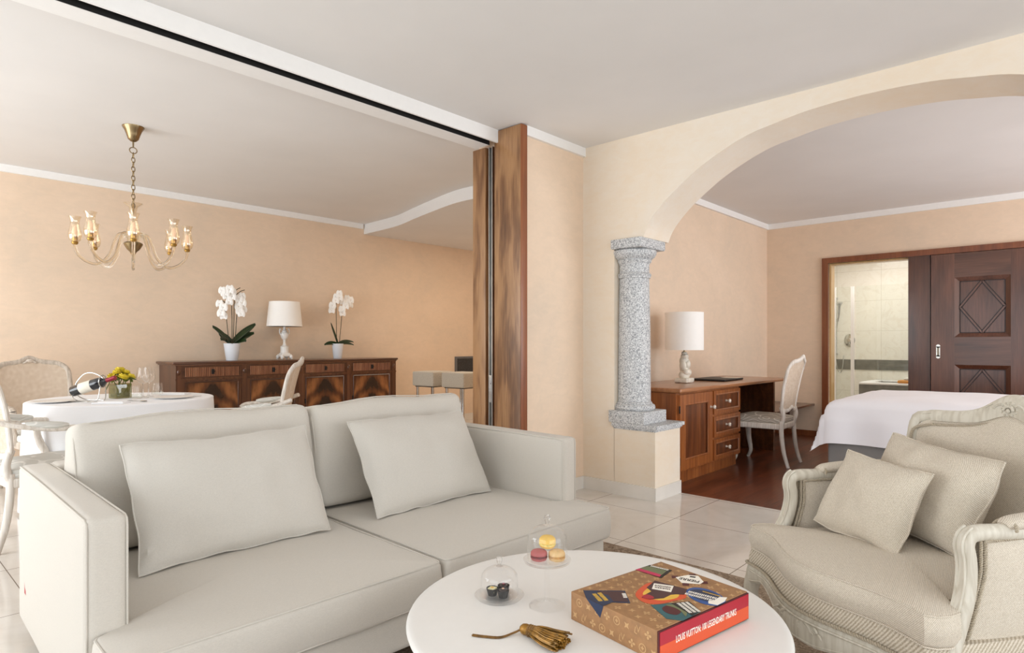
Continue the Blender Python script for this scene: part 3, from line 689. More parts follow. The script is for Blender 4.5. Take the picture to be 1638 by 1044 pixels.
# glass cloches with their sweets
def dome_profile(r, h, kr):
    p = [(r, 0), (r * 1.0, h * .35), (r * .99, h * .6)]
    for k in range(1, 8): a = pi / 2 * k / 8; p.append((r * .99 * cos(a), h * .6 + h * .4 * sin(a)))
    p += [(.006, h + .001), (.005, h + .006), (kr * .8, h + .011), (kr, h + .018), (kr * .75, h + .027), (1e-7, h + .030)]
    return p
def cloche(label, loc, r, h):
    t = thing('glass_dome', label, 'glass dome', loc)
    p = dome_profile(r, h, .010); i = next(k for k, q in enumerate(p) if q[1] > h)
    mb = MB(); mb.lathe(p[:i] + [(.006, h)], 40); mb.lathe([(q[0] - .0022, q[1]) for q in p[:i - 1]], 40); mb.lathe([(r - .0022, 0), (r + .001, .001), (r, .003)], 40); mb.build('bell', m_glass, t, ang=60)
    mb = MB(); mb.lathe(p[i - 1:], 20); mb.build('knob', m_glass2, t, ang=60); return t
CS = (1.374, 1.132, TZ)
cs = thing('cake_stand', 'small footed glass cake stand holding macarons on the coffee table', 'cake stand', CS)
mb = MB(); mb.lathe([(.052, .0), (.052, .003), (.03, .006), (.012, .010), (.0075, .02), (.0075, .118), (.010, .126)], 36); mb.build('stem_foot', m_glass, cs, ang=60)
mb = MB(); mb.lathe([(1e-7, .124), (.03, .125), (.066, .129), (.069, .135), (.066, .136), (.064, .132), (1e-7, .131)], 40); mb.build('plate', m_glass2, cs, ang=60)
cloche('clear glass dome with knob over the three macarons', (CS[0], CS[1], CS[2] + .1365), .058, .097)
CP = (1.322, 1.272, TZ)
cp = thing('glass_plate', 'low glass plate under the dome of chocolates', 'plate', CP)
mb = MB(); mb.lathe([(.04, 0), (.064, .002), (.07, .006), (.074, .011), (.071, .012), (.066, .008), (1e-7, .007)], 40); mb.build('dish', m_glass2, cp, ang=60)
cp2 = cloche('clear glass dome with knob over the dark chocolates', (CP[0], CP[1], CP[2] + .009), .056, .086)
def macaron(label, c, c1, c2, loc, tilt):
    t = thing('macaron', label, 'macaron', loc, rot=tilt)
    m1 = plain('macaron_shell', c1, .6, nz=.04, ns=90); m2 = plain('macaron_filling', c2, .7, nz=.1, ns=120)
    R = .0235
    mb = MB(); mb.lathe([(R, .017), (R * 1.02, .019), (R, .024), (R * .85, .029), (R * .5, .032), (1e-7, .033)], 26); mb.build('shell', m1, t)
    mb = MB(); mb.lathe([(1e-7, 0), (R * .6, .001), (R * .9, .004), (R * 1.02, .010), (R, .012)], 26); mb.build('shell', m1, t)
    mb = MB(); mb.lathe([(R * .97, .010), (R * 1.04, .0115), (R * .93, .0145), (R * 1.04, .0175), (R * .97, .019)], 30, flute=lambda a, z: 1 + .02 * sin(a * 17 + z * 900)); mb.build('filling', m2, t)
CZ = CS[2] + .1315
ri, fw_ = Vector((.679, -.735, 0)), Vector((.735, .679, 0))
def rel(base, r, f, z): p = Vector((base[0], base[1], 0)) + ri * r + fw_ * f; return (p.x, p.y, z)
macaron('raspberry red macaron at the lower left under the glass dome', 0, (172, 84, 82), (120, 40, 42), rel(CS, -.024, -.008, CZ + .001), (0.0, .0, 0))
macaron('pale caramel macaron at the lower right under the glass dome', 0, (222, 186, 132), (206, 160, 100), rel(CS, .027, -.010, CZ + .001), (0, 0, .4))
macaron('lemon yellow macaron sitting on top of the other two macarons', 0, (232, 190, 92), (238, 214, 130), rel(CS, .001, .010, CZ + .034), (radians(6), radians(-6), 0))
def choc(label, loc, rz, kind):
    t = thing('chocolate', label, 'chocolate', loc, rz)
    mb = MB(); mb.lathe([(.012, 0), (.0145, .010), (.0175, .022), (.0172, .0222), (.014, .012), (1e-7, .010)], 40, flute=lambda a, z: 1 + .05 * sin(a * 14)); mb.build('paper_cup', plain('cup_paper', (34, 31, 30), .6), t)
    if kind == 0:
        mb = MB(); mb.rbox((0, 0, .0165), (.022, .022, .012), .002, 2); mb.build('bonbon', plain('white_chocolate', (222, 214, 168), .5), t)
        mb = MB(); mb.lathe([(.005, .0226), (.005, .0234)], 6); mb.build('print', m_yink, t)
    else:
        mb = MB(); mb.lathe([(.013, .010), (.0142, .018), (.0125, .023), (.007, .0255), (1e-7, .026)], 20); mb.build('bonbon', plain('dark_chocolate', (44, 24, 20), .25), t)
        mb = MB(); mb.ball((0, 0, .0262), .0042, 10, (1, 1, .6)); mb.build('topping', plain('topping', (214, 178, 150) if kind == 1 else (150, 74, 84), .5), t)
KZ = CP[2] + .0075
choc('square white-topped chocolate in a dark paper cup under the dome', rel(CP, -.021, .002, KZ), .3, 0)
choc('dark chocolate with a pale nut on top in a paper cup, nearest of the three', rel(CP, .011, -.015, KZ), .8, 1)
choc('dark chocolate with a pink topping in a paper cup behind the other two', rel(CP, .012, .022, KZ), .1, 2)

# tassel
ts = thing('tassel', 'gold silk tassel with a looped cord lying on the coffee table', 'tassel', (1.197, 1.06, TZ), radians(-82))
TD = Vector((1, 0, 0))
mb = MB(); pa = smooth_path([(-.108, -.084, .003), (-.075, -.072, .003), (-.041, -.053, .003), (-.025, -.018, .005), (-.010, .0, .013)], 8); mb.rope(pa, .0022, .009); mb.rope([p + Vector((0, .0035, .001)) for p in pa], .0022, .009); mb.build('cord', m_tassel_d, ts)
mb = MB(); MX = Matrix.Translation((-.014, 0, .0155)) @ Matrix.Rotation(pi / 2, 4, 'Y'); mb.lathe([(1e-7, 0), (.007, .001), (.0125, .007), (.0145, .016), (.0135, .026), (.0115, .03)], 20, mat=MX); mb.build('cap', m_tassel, ts)
mb = MB()
for k in range(3): mb.rope([(.014 + .006 * k, cos(a) * .0125, .0155 + sin(a) * .0125) for a in [2 * pi * j / 24 for j in range(25)]], .0034, .009)
mb.build('collar', m_tassel_d, ts)
mb = MB(); rnd = random.Random(3)
for k in range(150):
    a = rnd.uniform(0, 2 * pi); q = sqrt(rnd.random()); y0, z0 = cos(a) * q * .011, sin(a) * q * .011
    y1 = cos(a) * q * .046 + rnd.uniform(-.004, .004); z1 = max(-.0135, sin(a) * q * .017 - .002); L = .098 + rnd.uniform(-.012, .006) - abs(y1) * .25
    mb.tube(smooth_path([(.018, y0, .0155 + z0), (.045, y0 * 1.5 + y1 * .25, .0165 + z0 * .9 + z1 * .35), (.075, y1 * .85, .0155 + z1 * .9), (.02 + L, y1, .0155 + z1)], 4), [.0021] * 12 + [.0026], 5)
fo = mb.build('fringe', m_tassel, ts); fo['kind'] = 'stuff'

# the big boxed book
def text_mesh(s, size=1.0, sx=1.0, bold=0.0):
    c = bpy.data.curves.new('t', 'FONT'); c.body = s; c.size = size; c.align_x = 'CENTER'; c.align_y = 'CENTER'; c.resolution_u = 2; c.offset = bold
    o = bpy.data.objects.new('t', c); COL.objects.link(o); dg = bpy.context.evaluated_depsgraph_get()
    me = bpy.data.meshes.new_from_object(o.evaluated_get(dg)); vs = [(v.co.x * sx, v.co.y, 0) for v in me.vertices]; fs = [tuple(p.vertices) for p in me.polygons]
    bpy.data.objects.remove(o); bpy.data.curves.remove(c); bpy.data.meshes.remove(me); return vs, fs
BA, BB, BH = .19, .15, .076
bk = thing('book', 'thick boxed coffee-table book with tan monogram cover, travel stickers and red and orange spine', 'book', (1.5145, .850, TZ), radians(-9.6))
mb = MB(); mb.rbox((0, .003, BH / 2), (2 * BA, 2 * BB - .006, BH), .0015, 2); mb.build('cover', m_book, bk)
mb = MB(); mb.b2(-BA + .002, BA - .002, -BB + .0005, -BB + .01, .004, BH - .002); mb.build('spine_edge', m_maroon, bk, smooth=False)
mb = MB(); mb.b2(-BA + .004, BA - .004, -BB - .0006, -BB + .002, .040, BH - .004); mb.build('spine_red_band', m_red, bk, smooth=False)
mb = MB(); mb.b2(-BA + .004, BA - .004, -BB - .0006, -BB + .002, .006, .040); mb.build('spine_orange_band', m_orange, bk, smooth=False)
mb = MB(); v_, f_ = text_mesh('LOUIS VUITTON: 100 LEGENDARY TRUNKS', .0235, .56, .0004)
mb.add(v_, f_, Matrix.Translation((0, -BB - .0009, .039)) @ Matrix.Rotation(pi / 2, 4, 'X')); mb.build('spine_title', m_inkw, bk, smooth=False)
# monogram motifs on the top and on the end face
def star(r, k=.34, n=8):
    return [(r * (1 if i % 2 == 0 else k) * cos(pi / 4 * i * 8 / n), r * (1 if i % 2 == 0 else k) * sin(pi / 4 * i * 8 / n)) for i in range(n)]
def ringp(mb, r0, r1, M_, n=20):
    vs = [(r0 * cos(2 * pi * k / n), r0 * sin(2 * pi * k / n), 0) for k in range(n)] + [(r1 * cos(2 * pi * k / n), r1 * sin(2 * pi * k / n), 0) for k in range(n)]
    mb.add(vs, [(k, (k + 1) % n, n + (k + 1) % n, n + k) for k in range(n)], M_)
Lm = text_mesh('L', .024, .9); Vm = text_mesh('V', .024, .9)
def motif(mb, kind, M_):
    if kind == 0:
        mb.add([(*p, 0) for p in star(.0105, .42)], [tuple(range(8))], M_ @ Matrix.Rotation(pi / 4, 4, 'Z'))
    elif kind == 1:
        ringp(mb, .0088, .0112, M_); mb.add([(*p, 0) for p in star(.0065, .4)], [tuple(range(8))], M_)
    elif kind == 2:
        mb.add(Lm[0], Lm[1], M_ @ Matrix.Translation((-.004, -.002, 0)) @ Matrix.Rotation(-.2, 4, 'Z')); mb.add(Vm[0], Vm[1], M_ @ Matrix.Translation((.004, .003, .0001)))
    else:
        for a in range(4):
            M2 = M_ @ Matrix.Rotation(a * pi / 2, 4, 'Z') @ Matrix.Translation((.0064, 0, 0)); mb.add([(.0042 * cos(2 * pi * k / 8), .0034 * sin(2 * pi * k / 8), 0) for k in range(8)], [tuple(range(8))], M2)
        mb.add([(.002 * cos(2 * pi * k / 8), .002 * sin(2 * pi * k / 8), 0) for k in range(8)], [tuple(range(8))], M_)
mb = MB(); sp = .0335
for i in range(-5, 6):
    for j in range(-4, 5):
        x, y = i * sp + (.5 * sp if j % 2 else 0), j * sp
        if abs(x) < BA - .012 and abs(y) < BB - .012: motif(mb, (0, 1, 3, 2)[(i + (j // 2)) % 2 * 2 + (j % 2 and 1 or 0)] if j % 2 == 0 else (0, 3, 1)[(i + j) % 3], Matrix.Translation((x, y, BH + .0003)) @ Matrix.Rotation(pi, 4, 'Z'))
for j in range(-4, 5):
    for z, s in ((.018, 0), (.055, 1)):
        y = j * sp + (.5 * sp if s else 0)
        if abs(y) < BB - .012: motif(mb, (0, 1, 3, 2)[(j + 2 * s) % 4], Matrix.Translation((-BA - .0003, y, z)) @ Matrix.Rotation(-pi / 2, 4, 'Z') @ Matrix.Rotation(pi / 2, 4, 'X'))
mb.build('monogram_print', m_mono, bk, smooth=False)
# travel stickers
Z0 = BH + .0006
def poly_part(name, pts, m, z, parent, loc=(0, 0), rz=0):
    mb = MB(); mb.prism(pts, z, z + .0003, Matrix.Translation((*loc, 0)) @ Matrix.Rotation(rz, 4, 'Z')); return mb.build(name, m, parent, smooth=False)
def ell(a, b, n=40): return [(a * cos(2 * pi * k / n), b * sin(2 * pi * k / n)) for k in range(n)]
def rect(a, b): return [(-a, -b), (a, -b), (a, b), (-a, b)]
def squig(parent, name, m, loc, rz, w, h, seed, z=Z0 + .0008, rows=1):
    mb = MB(); r = random.Random(seed); M_ = Matrix.Translation((*loc, 0)) @ Matrix.Rotation(rz, 4, 'Z')
    for q in range(rows):
        x = -w / 2; yb = h * 1.35 * (q - (rows - 1) / 2)
        while x < w / 2:
            d = r.uniform(.25, .5) * h; mb.prism([(x, yb - h / 2), (x + d * .6, yb - h / 2), (x + d * .6, yb + h / 2 * r.uniform(.5, 1)), (x, yb + h / 2)], z, z + .0002, M_); x += d
    return mb.build(name, m, parent, smooth=False)
def sm(pts, m=5): return [(p.x, p.y) for p in smooth_path([(a, b, 0) for a, b in pts], m, True)]
s1 = poly_part('sticker', sm([(-.071, .025), (-.02, .05), (.031, .056), (.052, .01), (.052, -.034), (.021, -.069), (-.022, -.062), (-.07, -.05), (-.090, -.02)]), m_orange, Z0, bk)     # glowing orange patch with a dark cap
poly_part('glow', sm([(-.055, .012), (-.01, .034), (.03, .03), (.035, -.03), (.0, -.055), (-.05, -.035)]), m_yink, Z0 + .0003, s1)
poly_part('cap_shape', [(.049, .058), (.06, .01), (.07, -.037), (.033, -.055), (.018, -.04), (.004, -.033), (-.029, -.036), (-.065, -.019), (-.072, .003), (-.045, .01), (-.019, .014), (-.009, .039)], m_plum, Z0 + .0006, s1)
poly_part('cap_peak', sm([(-.070, .004), (-.045, .008), (-.046, -.018), (-.066, -.016)], 3), m_red, Z0 + .0009, s1)
poly_part('cap_label', [(.031, .046), (.059, .0), (.018, -.023), (-.005, .024)], m_inkw, Z0 + .0009, s1); squig(s1, 'label_lines', m_plum, (.026, .012), radians(120), .042, .010, 4, Z0 + .0012, 2)
s2 = poly_part('sticker', [(.117, .038), (.161, .027), (.178, .005), (.152, -.032), (.129, -.036), (.097, .002)], m_inkw, Z0 + .0003, bk)
for x, y in ((.119, .042), (.172, .020), (.150, -.036), (.097, -.012)): poly_part('corner', [(x - .014, y), (x, y + .012), (x + .014, y), (x, y - .012)], m_maroon, Z0 - .0001, s2)
mb = MB(); v_, f_ = text_mesh('PIERRE', .024, .80, .0007); mb.add(v_, f_, Matrix.Translation((.131, .001, Z0 + .0008)) @ Matrix.Rotation(radians(112), 4, 'Z')); mb.build('lettering', m_inkb, s2, smooth=False)
poly_part('figure', [(.150, .014), (.158, .018), (.166, .004), (.157, .0)], m_inkb, Z0 + .0008, s2)
s3 = poly_part('sticker', [(max(-.2, .070 + .045 * cos(a) + .01 * sin(a)), max(-.1495, -.096 + .060 * sin(a) )) for a in [2 * pi * k / 48 for k in range(48)]], m_blue, Z0, bk)
poly_part('inner_field', [(.073 + .034 * cos(a), -.092 + .046 * sin(a)) for a in [2 * pi * k / 40 for k in range(40)]], m_navy, Z0 + .0002, s3)
squig(s3, 'lettering', m_inkw, (.062, -.090), radians(105), .080, .013, 9, Z0 + .0005, 2); poly_part('emblem', [(.036, -.128), (.05, -.118), (.062, -.126), (.095, -.122), (.108, -.136), (.08, -.147), (.045, -.149)], m_inkw, Z0 + .0006, s3); squig(s3, 'small_lettering', m_yink, (.096, -.096), radians(100), .05, .006, 10, Z0 + .0006)
s4 = poly_part('sticker', [(-.090, -.042), (.008, -.089), (-.021, -.146), (-.10, -.1495), (-.122, -.118)], m_teal, Z0, bk)
poly_part('figure', sm([(-.085, -.075), (-.06, -.07), (-.045, -.09), (-.06, -.115), (-.085, -.12), (-.095, -.10)], 3), m_maroon, Z0 + .0004, s4); poly_part('swirl', sm([(-.06, -.065), (-.035, -.085), (-.045, -.12), (-.075, -.14), (-.06, -.115), (-.055, -.09)], 3), m_olive, Z0 + .0006, s4)
poly_part('text_field', [(-.040, -.068), (.006, -.090), (-.021, -.144), (-.058, -.146)], m_inkb, Z0 + .0008, s4)
squig(s4, 'lettering', m_inkw, (-.026, -.112), radians(68), .06, .009, 12, Z0 + .0011, 3)
s5 = poly_part('sticker', [(.071, .1495), (.138, .1495), (.156, .08), (.08, .06)], m_inkb, Z0, bk)
poly_part('picture', [(.088, .147), (.125, .147), (.138, .086), (.098, .074)], m_olive, Z0 + .0003, s5); poly_part('red_band', [(.071, .149), (.090, .149), (.100, .076), (.082, .068)], m_pink, Z0 + .0005, s5); squig(s5, 'lettering', m_inkw, (.139, .115), radians(104), .058, .010, 14, Z0 + .0008)
s6 = poly_part('sticker', [(-.156, .13), (-.072, .062), (-.122, -.002), (-.18, .052)], m_navy, Z0, bk)
poly_part('picture', [(-.135, .105), (-.080, .060), (-.120, .006), (-.152, .034)], m_plum, Z0 + .0003, s6); poly_part('pennant', [(-.160, .134), (-.13, .070), (-.150, .030), (-.19, .028), (-.19, .092)], m_navy, Z0 + .0005, s6)
mb = MB(); mb.add([(-BA - .0006, .092, BH + .0008), (-BA - .0006, .028, BH + .0008), (-BA - .0006, .040, BH - .034)], [(0, 1, 2)]); mb.build('pennant_tip', m_navy, s6, smooth=False)
squig(s6, 'lettering', m_inkw, (-.098, .040), radians(52), .03, .011, 17, Z0 + .0006); squig(s6, 'yellow_lettering', m_yink, (-.158, .072), radians(66), .05, .012, 18, Z0 + .0010, 2)

# ------------------------------------------------------------------ carved armchair
ac = thing('armchair', 'wide carved cream armchair upholstered in beige twill facing the coffee table', 'armchair', (2.22, .525, .012), radians(53.2))
def serp(x): return .148 + .04 * (1 + cos(pi * min(1, abs(x) / .33)))
def cushion_outline():
    pts = []
    for k in range(25): x = .40 - .80 * k / 24; pts.append((x, serp(x)))
    pts[0] = (.395, .150); pts[-1] = (-.395, .150)
    left = [(-.412, .128), (-.415, .09), (-.405, .052), (-.37, .043), (-.335, .03), (-.325, 0), (-.325, -.46)]
    right = [(-x, y) for x, y in reversed(left)]
    return densify(pts + left + right, .03)
mb = MB(); ol = cushion_outline(); mb.pad(ol, .366, .452, .016, .03, c=(0, -.12), rings=9, wob=.003, side_bulge=.006)
Cc = Vector((0, -.12))
for z in (.45, .369): mb.tube([(*(Vector(q) + (Cc - Vector(q)).normalized() * .004), z) for q in ol], .003, 5, closed=True)
mb.build('seat_cushion', m_twill, ac)
front = [(.40 - .80 * k / 40, serp(.40 - .80 * k / 40)) for k in range(41)]
path = [(.405, -.50), (.405, -.25), (.405, 0), (.408, .10)] + [(x, y) for x, y in front] + [(-.408, .10), (-.405, 0), (-.405, -.25), (-.405, -.5)]
path = densify(path + [], .03)[:-18] if False else path
def rail_strip(name, za, zb, off0, off1, m, thick=.03):
    n = len(path) - 1
    def f(u, v, o):
        i = min(n - 1, int(u * n)); t = u * n - i; p = Vector(path[i]).lerp(Vector(path[i + 1]), t)
        q = Vector(path[max(0, i - 1)]); r_ = Vector(path[min(n, i + 2)]); d = (r_ - q).normalized(); nn = Vector((-d.y, d.x)); nn = nn if nn.dot(p - Cc) > 0 else -nn
        zz = zb(p) * (1 - v) + za * v; oo = off0 * (1 - v) + off1 * v + .006 * sin(pi * v)
        return (*(p + nn * (oo - o)), zz)
    mb = MB(); mb.slab(lambda u, v: f(u, v, 0), lambda u, v: f(u, v, thick), 90, 5); return mb.build(name, m, ac)
rail_strip('seat_border', .368, lambda p: .312, .004, -.006, m_rib)
def rb(p):
    if p.y < .1: return .25
    a = abs(p.x); return .222 + .045 * min(1, max(0, (a - .08) / .22)) ** 1 - .03 * max(0, (a - .3) / .1)
rl = rail_strip('front_rail', .310, rb, .012, .008, m_cerused, .035)
mb = MB(); mb.rope([(p[0] * 1.012, p[1] + .012 if p[1] > .1 else p[1], .314) for p in path], .0055, .015); mb.build('rope_trim', m_rope, ac)
# carving on the rail: mouldings, a shell and leaf scrolls
mb = MB()
for dz, r in ((-.012, .004), (-.03, .0025)):
    mb.tube([(x, y + .016, .302 + dz * .8 if dz > -.02 else rb(Vector((x, y))) + .008) for x, y in front[1:-1]], r, 6)
mb.build('rail_moulding', m_cerused, rl)
def carving(parent, name, at, scale=1.0):
    # shell rosette with two leaf scrolls in the local X/Z plane, facing +Y
    mb = MB(); rd = random.Random(2)
    for k in range(9):
        a = pi * k / 8; d = Vector((cos(a) * .02, .003, sin(a) * .016 - .004)) * scale; mb.ball(Vector((0, .004, 0)) + d, .0075 * scale, 8, (.75, .6, 1.1), Matrix.Rotation(pi / 2 - a, 3, 'Y'))
    mb.ball((0, .006, -.008 * scale), .010 * scale, 10, (1, .6, 1))
    for k in range(12): a = 2 * pi * k / 12; mb.ball((cos(a) * .034 * scale, .002, sin(a) * .028 * scale), .0045 * scale, 6)
    for s in (-1, 1):
        sp_ = [(s * (.036 + .05 * t + .012 * sin(6 * t)) * scale, .003, (.014 * cos(5.5 * t) * (1 - t) + .004) * scale) for t in [j / 14 for j in range(15)]]
        mb.tube(sp_, [(.006 - .004 * j / 14) * scale for j in range(15)], 6)
        for q in range(4): mb.ball((s * (.05 + .016 * q) * scale, .003, (.012 - .010 * (q % 2)) * scale), .006 * scale, 8, (1.5, .6, .6), Matrix.Rotation(s * .6, 3, 'Y'))
    o = mb.build(name, m_cerused, parent); o.location = at; return o
carving(rl, 'shell_carving', (0, .232, .268), 1.15)
# cabriole legs
def cab(sx, y0, front_):
    mb = MB(); k = 1 if front_ else -1
    pts = [(sx * .385, y0, .315), (sx * .398, y0 + .012 * k, .26), (sx * .405, y0 + .022 * k, .2), (sx * .392, y0 + .010 * k, .12), (sx * .385, y0 + .004 * k, .06), (sx * .395, y0 + .02 * k, .018), (sx * .40, y0 + .03 * k, .004)]
    P = smooth_path(pts, 5); n = len(P)
    mb.tube(P, [.036 - .022 * min(1, (i / n) * 1.35) + (.006 * max(0, (i / n - .82) / .18)) for i in range(n)], 12); return mb.build('leg', m_cerused, ac)
for sx in (-1, 1): cab(sx, .118, True); cab(sx, -.50, False)
# arms: carved post flowing into the arm rail, padded top, upholstered side
def arm(sx):
    pts = [(.392, .085, .30), (.388, .066, .36), (.382, .036, .42), (.375, .008, .48), (.370, -.006, .54), (.368, -.006, .58), (.368, .000, .612), (.368, -.010, .634), (.368, -.04, .642), (.368, -.12, .640), (.369, -.25, .640), (.366, -.38, .646), (.352, -.50, .665), (.34, -.56, .69)]
    P = smooth_path([(sx * a, b, c) for a, b, c in pts], 5); n = len(P)
    R = [.027 - .005 * min(1, i / n * 3) for i in range(n)]
    mb = MB(); mb.tube(P, R, 14, up=(1, 0, 0), flat=(.95, 1.0)); t = mb.build('arm_frame', m_cerused, ac)
    mb = MB()
    for off in (-.011, .011):    # carved flutes running down the post
        q = [p + Vector((off, .0, 0)) for p in P[2:38]]
        for i, p in enumerate(q):
            tn = (P[min(n - 1, i + 3)] - P[i + 1]).normalized(); p += Vector((0, tn.z, -tn.y)) * .021
        mb.tube(q, .0042, 6)
    mb.build('post_moulding', m_cerused, t)
    pp = smooth_path([(sx * .367, -.12, .655), (sx * .368, -.15, .663), (sx * .369, -.25, .668), (sx * .367, -.35, .668), (sx * .360, -.43, .672), (sx * .356, -.46, .672)], 6); m = len(pp)
    mb = MB(); mb.tube(pp, [.034 * max(.25, sin(pi * min(1, max(.0, (i + 1.5) / (m + 2)))) ** .35) for i in range(m)], 16, up=(1, 0, 0), flat=(1, .62)); mb.build('arm_pad', m_twill, t)
    mb = MB(); mb.rope([(sx * .367 + .033 * cos(a), -.125 - .01 * sin(a), .648 + .022 * sin(a)) for a in [pi * j / 10 for j in range(11)]], .0045, .013); mb.build('pad_rope', m_rope, t)
    # side panel
    def edge(v): return .058 - .073 * min(1, max(0, (v * .28) / .20)) ** .8     # front edge follows the post
    def sf(u, v, s):
        z = .335 + .287 * v + .01 * u * v; y = (edge(v) - .035) * (1 - u) + (-.50) * u
        b = .016 * (1 - (2 * u - 1) ** 6) * (1 - (2 * v - 1) ** 6)
        return (sx * (.368 - .012 * u) + s * (.008 + b), y, z)
    mb = MB(); mb.slab(lambda u, v: sf(u, v, 1), lambda u, v: sf(u, v, -1), 16, 8); mb.build('side_panel', m_twill, ac)
    for s in (-1, 1):
        q = [sf(0, v / 12, s * 1.0) for v in range(13)] + [sf(u / 20, 1, s) for u in range(1, 21)]
        mb = MB(); mb.rope([Vector(a) + Vector((s * .004, 0, 0)) for a in q], .0052, .014); mb.rope([Vector(a) + Vector((s * .002, .011 if i < 13 else 0, 0 if i < 12 else .011)) for i, a in enumerate(q)], .0042, .012); mb.build('rope_trim', m_rope, ac)
arm(-1); arm(1)
# back
BW = .335
def zt(x): a = abs(x) / BW; return .905 + .058 * exp(-(x / .085) ** 2) + .008 * cos(a * pi * 1.2) - .16 * max(0, a - .80) ** 2 / .04 * .25
def yb(x, z): return -.475 - .20 * (z - .40) + .05 * (x / BW) ** 2
def bk_f(u, v):
    x = (2 * u - 1) * (BW - .012 - .03 * (1 - v)); z = .38 + (zt(x) - .044 - .026 * exp(-(x / .11) ** 2) - .38) * v
    b = .028 * (1 - (2 * u - 1) ** 4) * (1 - (2 * v - 1) ** 6); return (x, yb(x, z) + b, z)
def bk_r(u, v): p = bk_f(u, v); x, z = p[0], p[2]; return (x, yb(x, z) - .03, z)
mb = MB(); mb.slab(bk_f, bk_r, 36, 20); mb.build('back_upholstery', m_twill, ac)
xs = [-BW + 2 * BW * k / 48 for k in range(49)]
topl = [(x, zt(x) - .028) for x in xs]
fp = [(-BW + .03, .36), (-BW + .012, .5), (-BW, .66), (-BW - .006, .78), (-BW, .85)] + [p for p in topl if abs(p[0]) < BW - .03] + [(BW, .85), (BW + .006, .78), (BW, .66), (BW - .012, .5), (BW - .03, .36)]
P = smooth_path([(x, yb(x, z) - .008, z) for x, z in fp], 3); n = len(P)
mb = MB(); mb.tube(P, [.0215 + .004 * exp(-(p.x / .085) ** 2) * (1 if p.z > .8 else 0) for p in P], 12, up=(0, 1, 0), flat=(.62, 1)); bf = mb.build('back_frame', m_cerused, ac)
mb = MB(); q = [(x * .955, yb(x, z) + .013, z - (.032 + .034 * exp(-(x / .085) ** 2) if z > .8 else 0)) for x, z in fp[1:-1]]
Q = smooth_path(q, 3); mb.rope(Q, .0052, .014); mb.build('rope_trim', m_rope, ac)
mb = MB(); mb.tube([p + Vector((0, .011, .010)) for p in P[14:-14]], .003, 6); mb.build('crest_moulding', m_cerused, bf)
def crest(u, v, o):
    x = (2 * u - 1) * .27; hi = zt(x) - .010; lo = zt(x) - .046 - .030 * exp(-(x / .11) ** 2); z = lo + (hi - lo) * v
    return (x, yb(x, z) + o + .004 * sin(pi * v), z)
mb = MB(); mb.slab(lambda u, v: crest(u, v, .010), lambda u, v: crest(u, v, -.016), 40, 6); mb.build('crest_plate', m_cerused, bf)
c_ = carving(bf, 'crest_carving', (0, yb(0, .93) + .014, .918), .82); c_.rotation_euler = (radians(10), 0, 0)
for k, x in ((-1, -.12), (1, .12)): pass
AM = ac.matrix_basis.copy(); AM = Matrix.Translation((2.22, .525, .012)) @ Matrix.Rotation(radians(53.2), 4, 'Z')
def apil(label, BL, BR, TL, TR, t, seed):
    f = lambda p: AM @ Vector(p)
    return throw('throw_pillow', label, 'pillow', 'pillows on the armchair', f(BL), f(BR), f(TL), f(TR), t, m_twillp, seed, .05, .018)
apil('larger beige twill pillow at the back of the carved armchair', (.30, -.25, .50), (-.145, -.245, .468), (.30, -.38, .80), (-.155, -.37, .775), .17, 11)
apil('small beige twill pillow in front of the larger one on the armchair', (.295, -.045, .488), (-.05, -.075, .468), (.285, -.185, .745), (-.065, -.215, .722), .13, 14)
# ------------------------------------------------------------------ dining room
DX, DY, DZ = 1.42, 5.20, .752
dt = thing('dining_table', 'round dining table hidden under the white tablecloth', 'table', (DX, DY, 0))
mb = MB(); mb.lathe([(.55, .715), (.572, .72), (.572, .74), (1e-7, .742)], 48); mb.build('tabletop', m_maho, dt)
mb = MB(); mb.lathe([(.26, 0), (.26, .03), (.07, .08), (.05, .3), (.06, .6), (.12, .715)], 28); mb.build('pedestal', m_maho, dt)
def cloth(u, v):
    a = 2 * pi * u; R = .580
    if v < .4: r = R * (v / .4) ** .8; z = DZ
    elif v < .5:
        t = (v - .4) / .1 * pi / 2; r = R + .012 * sin(t); z = DZ - .012 * (1 - cos(t))
    else:
        t = (v - .5) / .5; f = sin(a * 9 + .8 * sin(a * 2)) * .5 + .35 * sin(a * 5 + 1) + .25 * sin(a * 16 + 2)
        r = R + .010 + .020 * t + .03 * f * t ** .75; z = DZ - .012 - .715 * t
    return (r * cos(a), r * sin(a), z)
def cloth_in(u, v): p = cloth(u, v); q = Vector((p[0], p[1], 0)); k = 1 - .003 / max(.02, q.length); return (p[0] * k, p[1] * k, p[2] - .003)
mb = MB(); mb.slab(cloth, cloth_in, 180, 34); o = mb.build('tablecloth', m_cloth, None, (DX, DY, 0), ang=80); tag(o, 'floor-length white tablecloth on the round dining table', 'tablecloth')
TT = DZ + .0005
def plate(label, loc):
    t = tag(MB().lathe([(.05, 0), (.085, .002), (.125, .011), (.13, .013), (.125, .0145), (.085, .006), (1e-7, .005)], 44, (0, 0, 0)).build('plate', m_ceram, None, loc, ang=60), label, 'plate', 'dinner plates'); return t
plate('white dinner plate nearest the far left dining chair', (.98, 5.17, TT)); plate('white dinner plate nearest the dining chair on the right', (1.66, 4.93, TT))
def napkin(label, loc, rz, a, b):
    mb = MB(); mb.rbox((0, 0, .004), (a, b, .008), .003, 4, wob=.002); mb.rbox((.01, .005, .010), (a * .8, b * .8, .006), .002, 4, wob=.002); tag(mb.build('napkin', m_cloth, None, loc, (0, 0, rz)), label, 'napkin', 'folded napkins')
napkin('folded white napkin at the near edge of the dining table', (1.24, 4.83, TT), -.7, .20, .11); napkin('folded white napkin beside the right-hand plate on the dining table', (1.80, 5.30, TT), -.8, .2, .1)
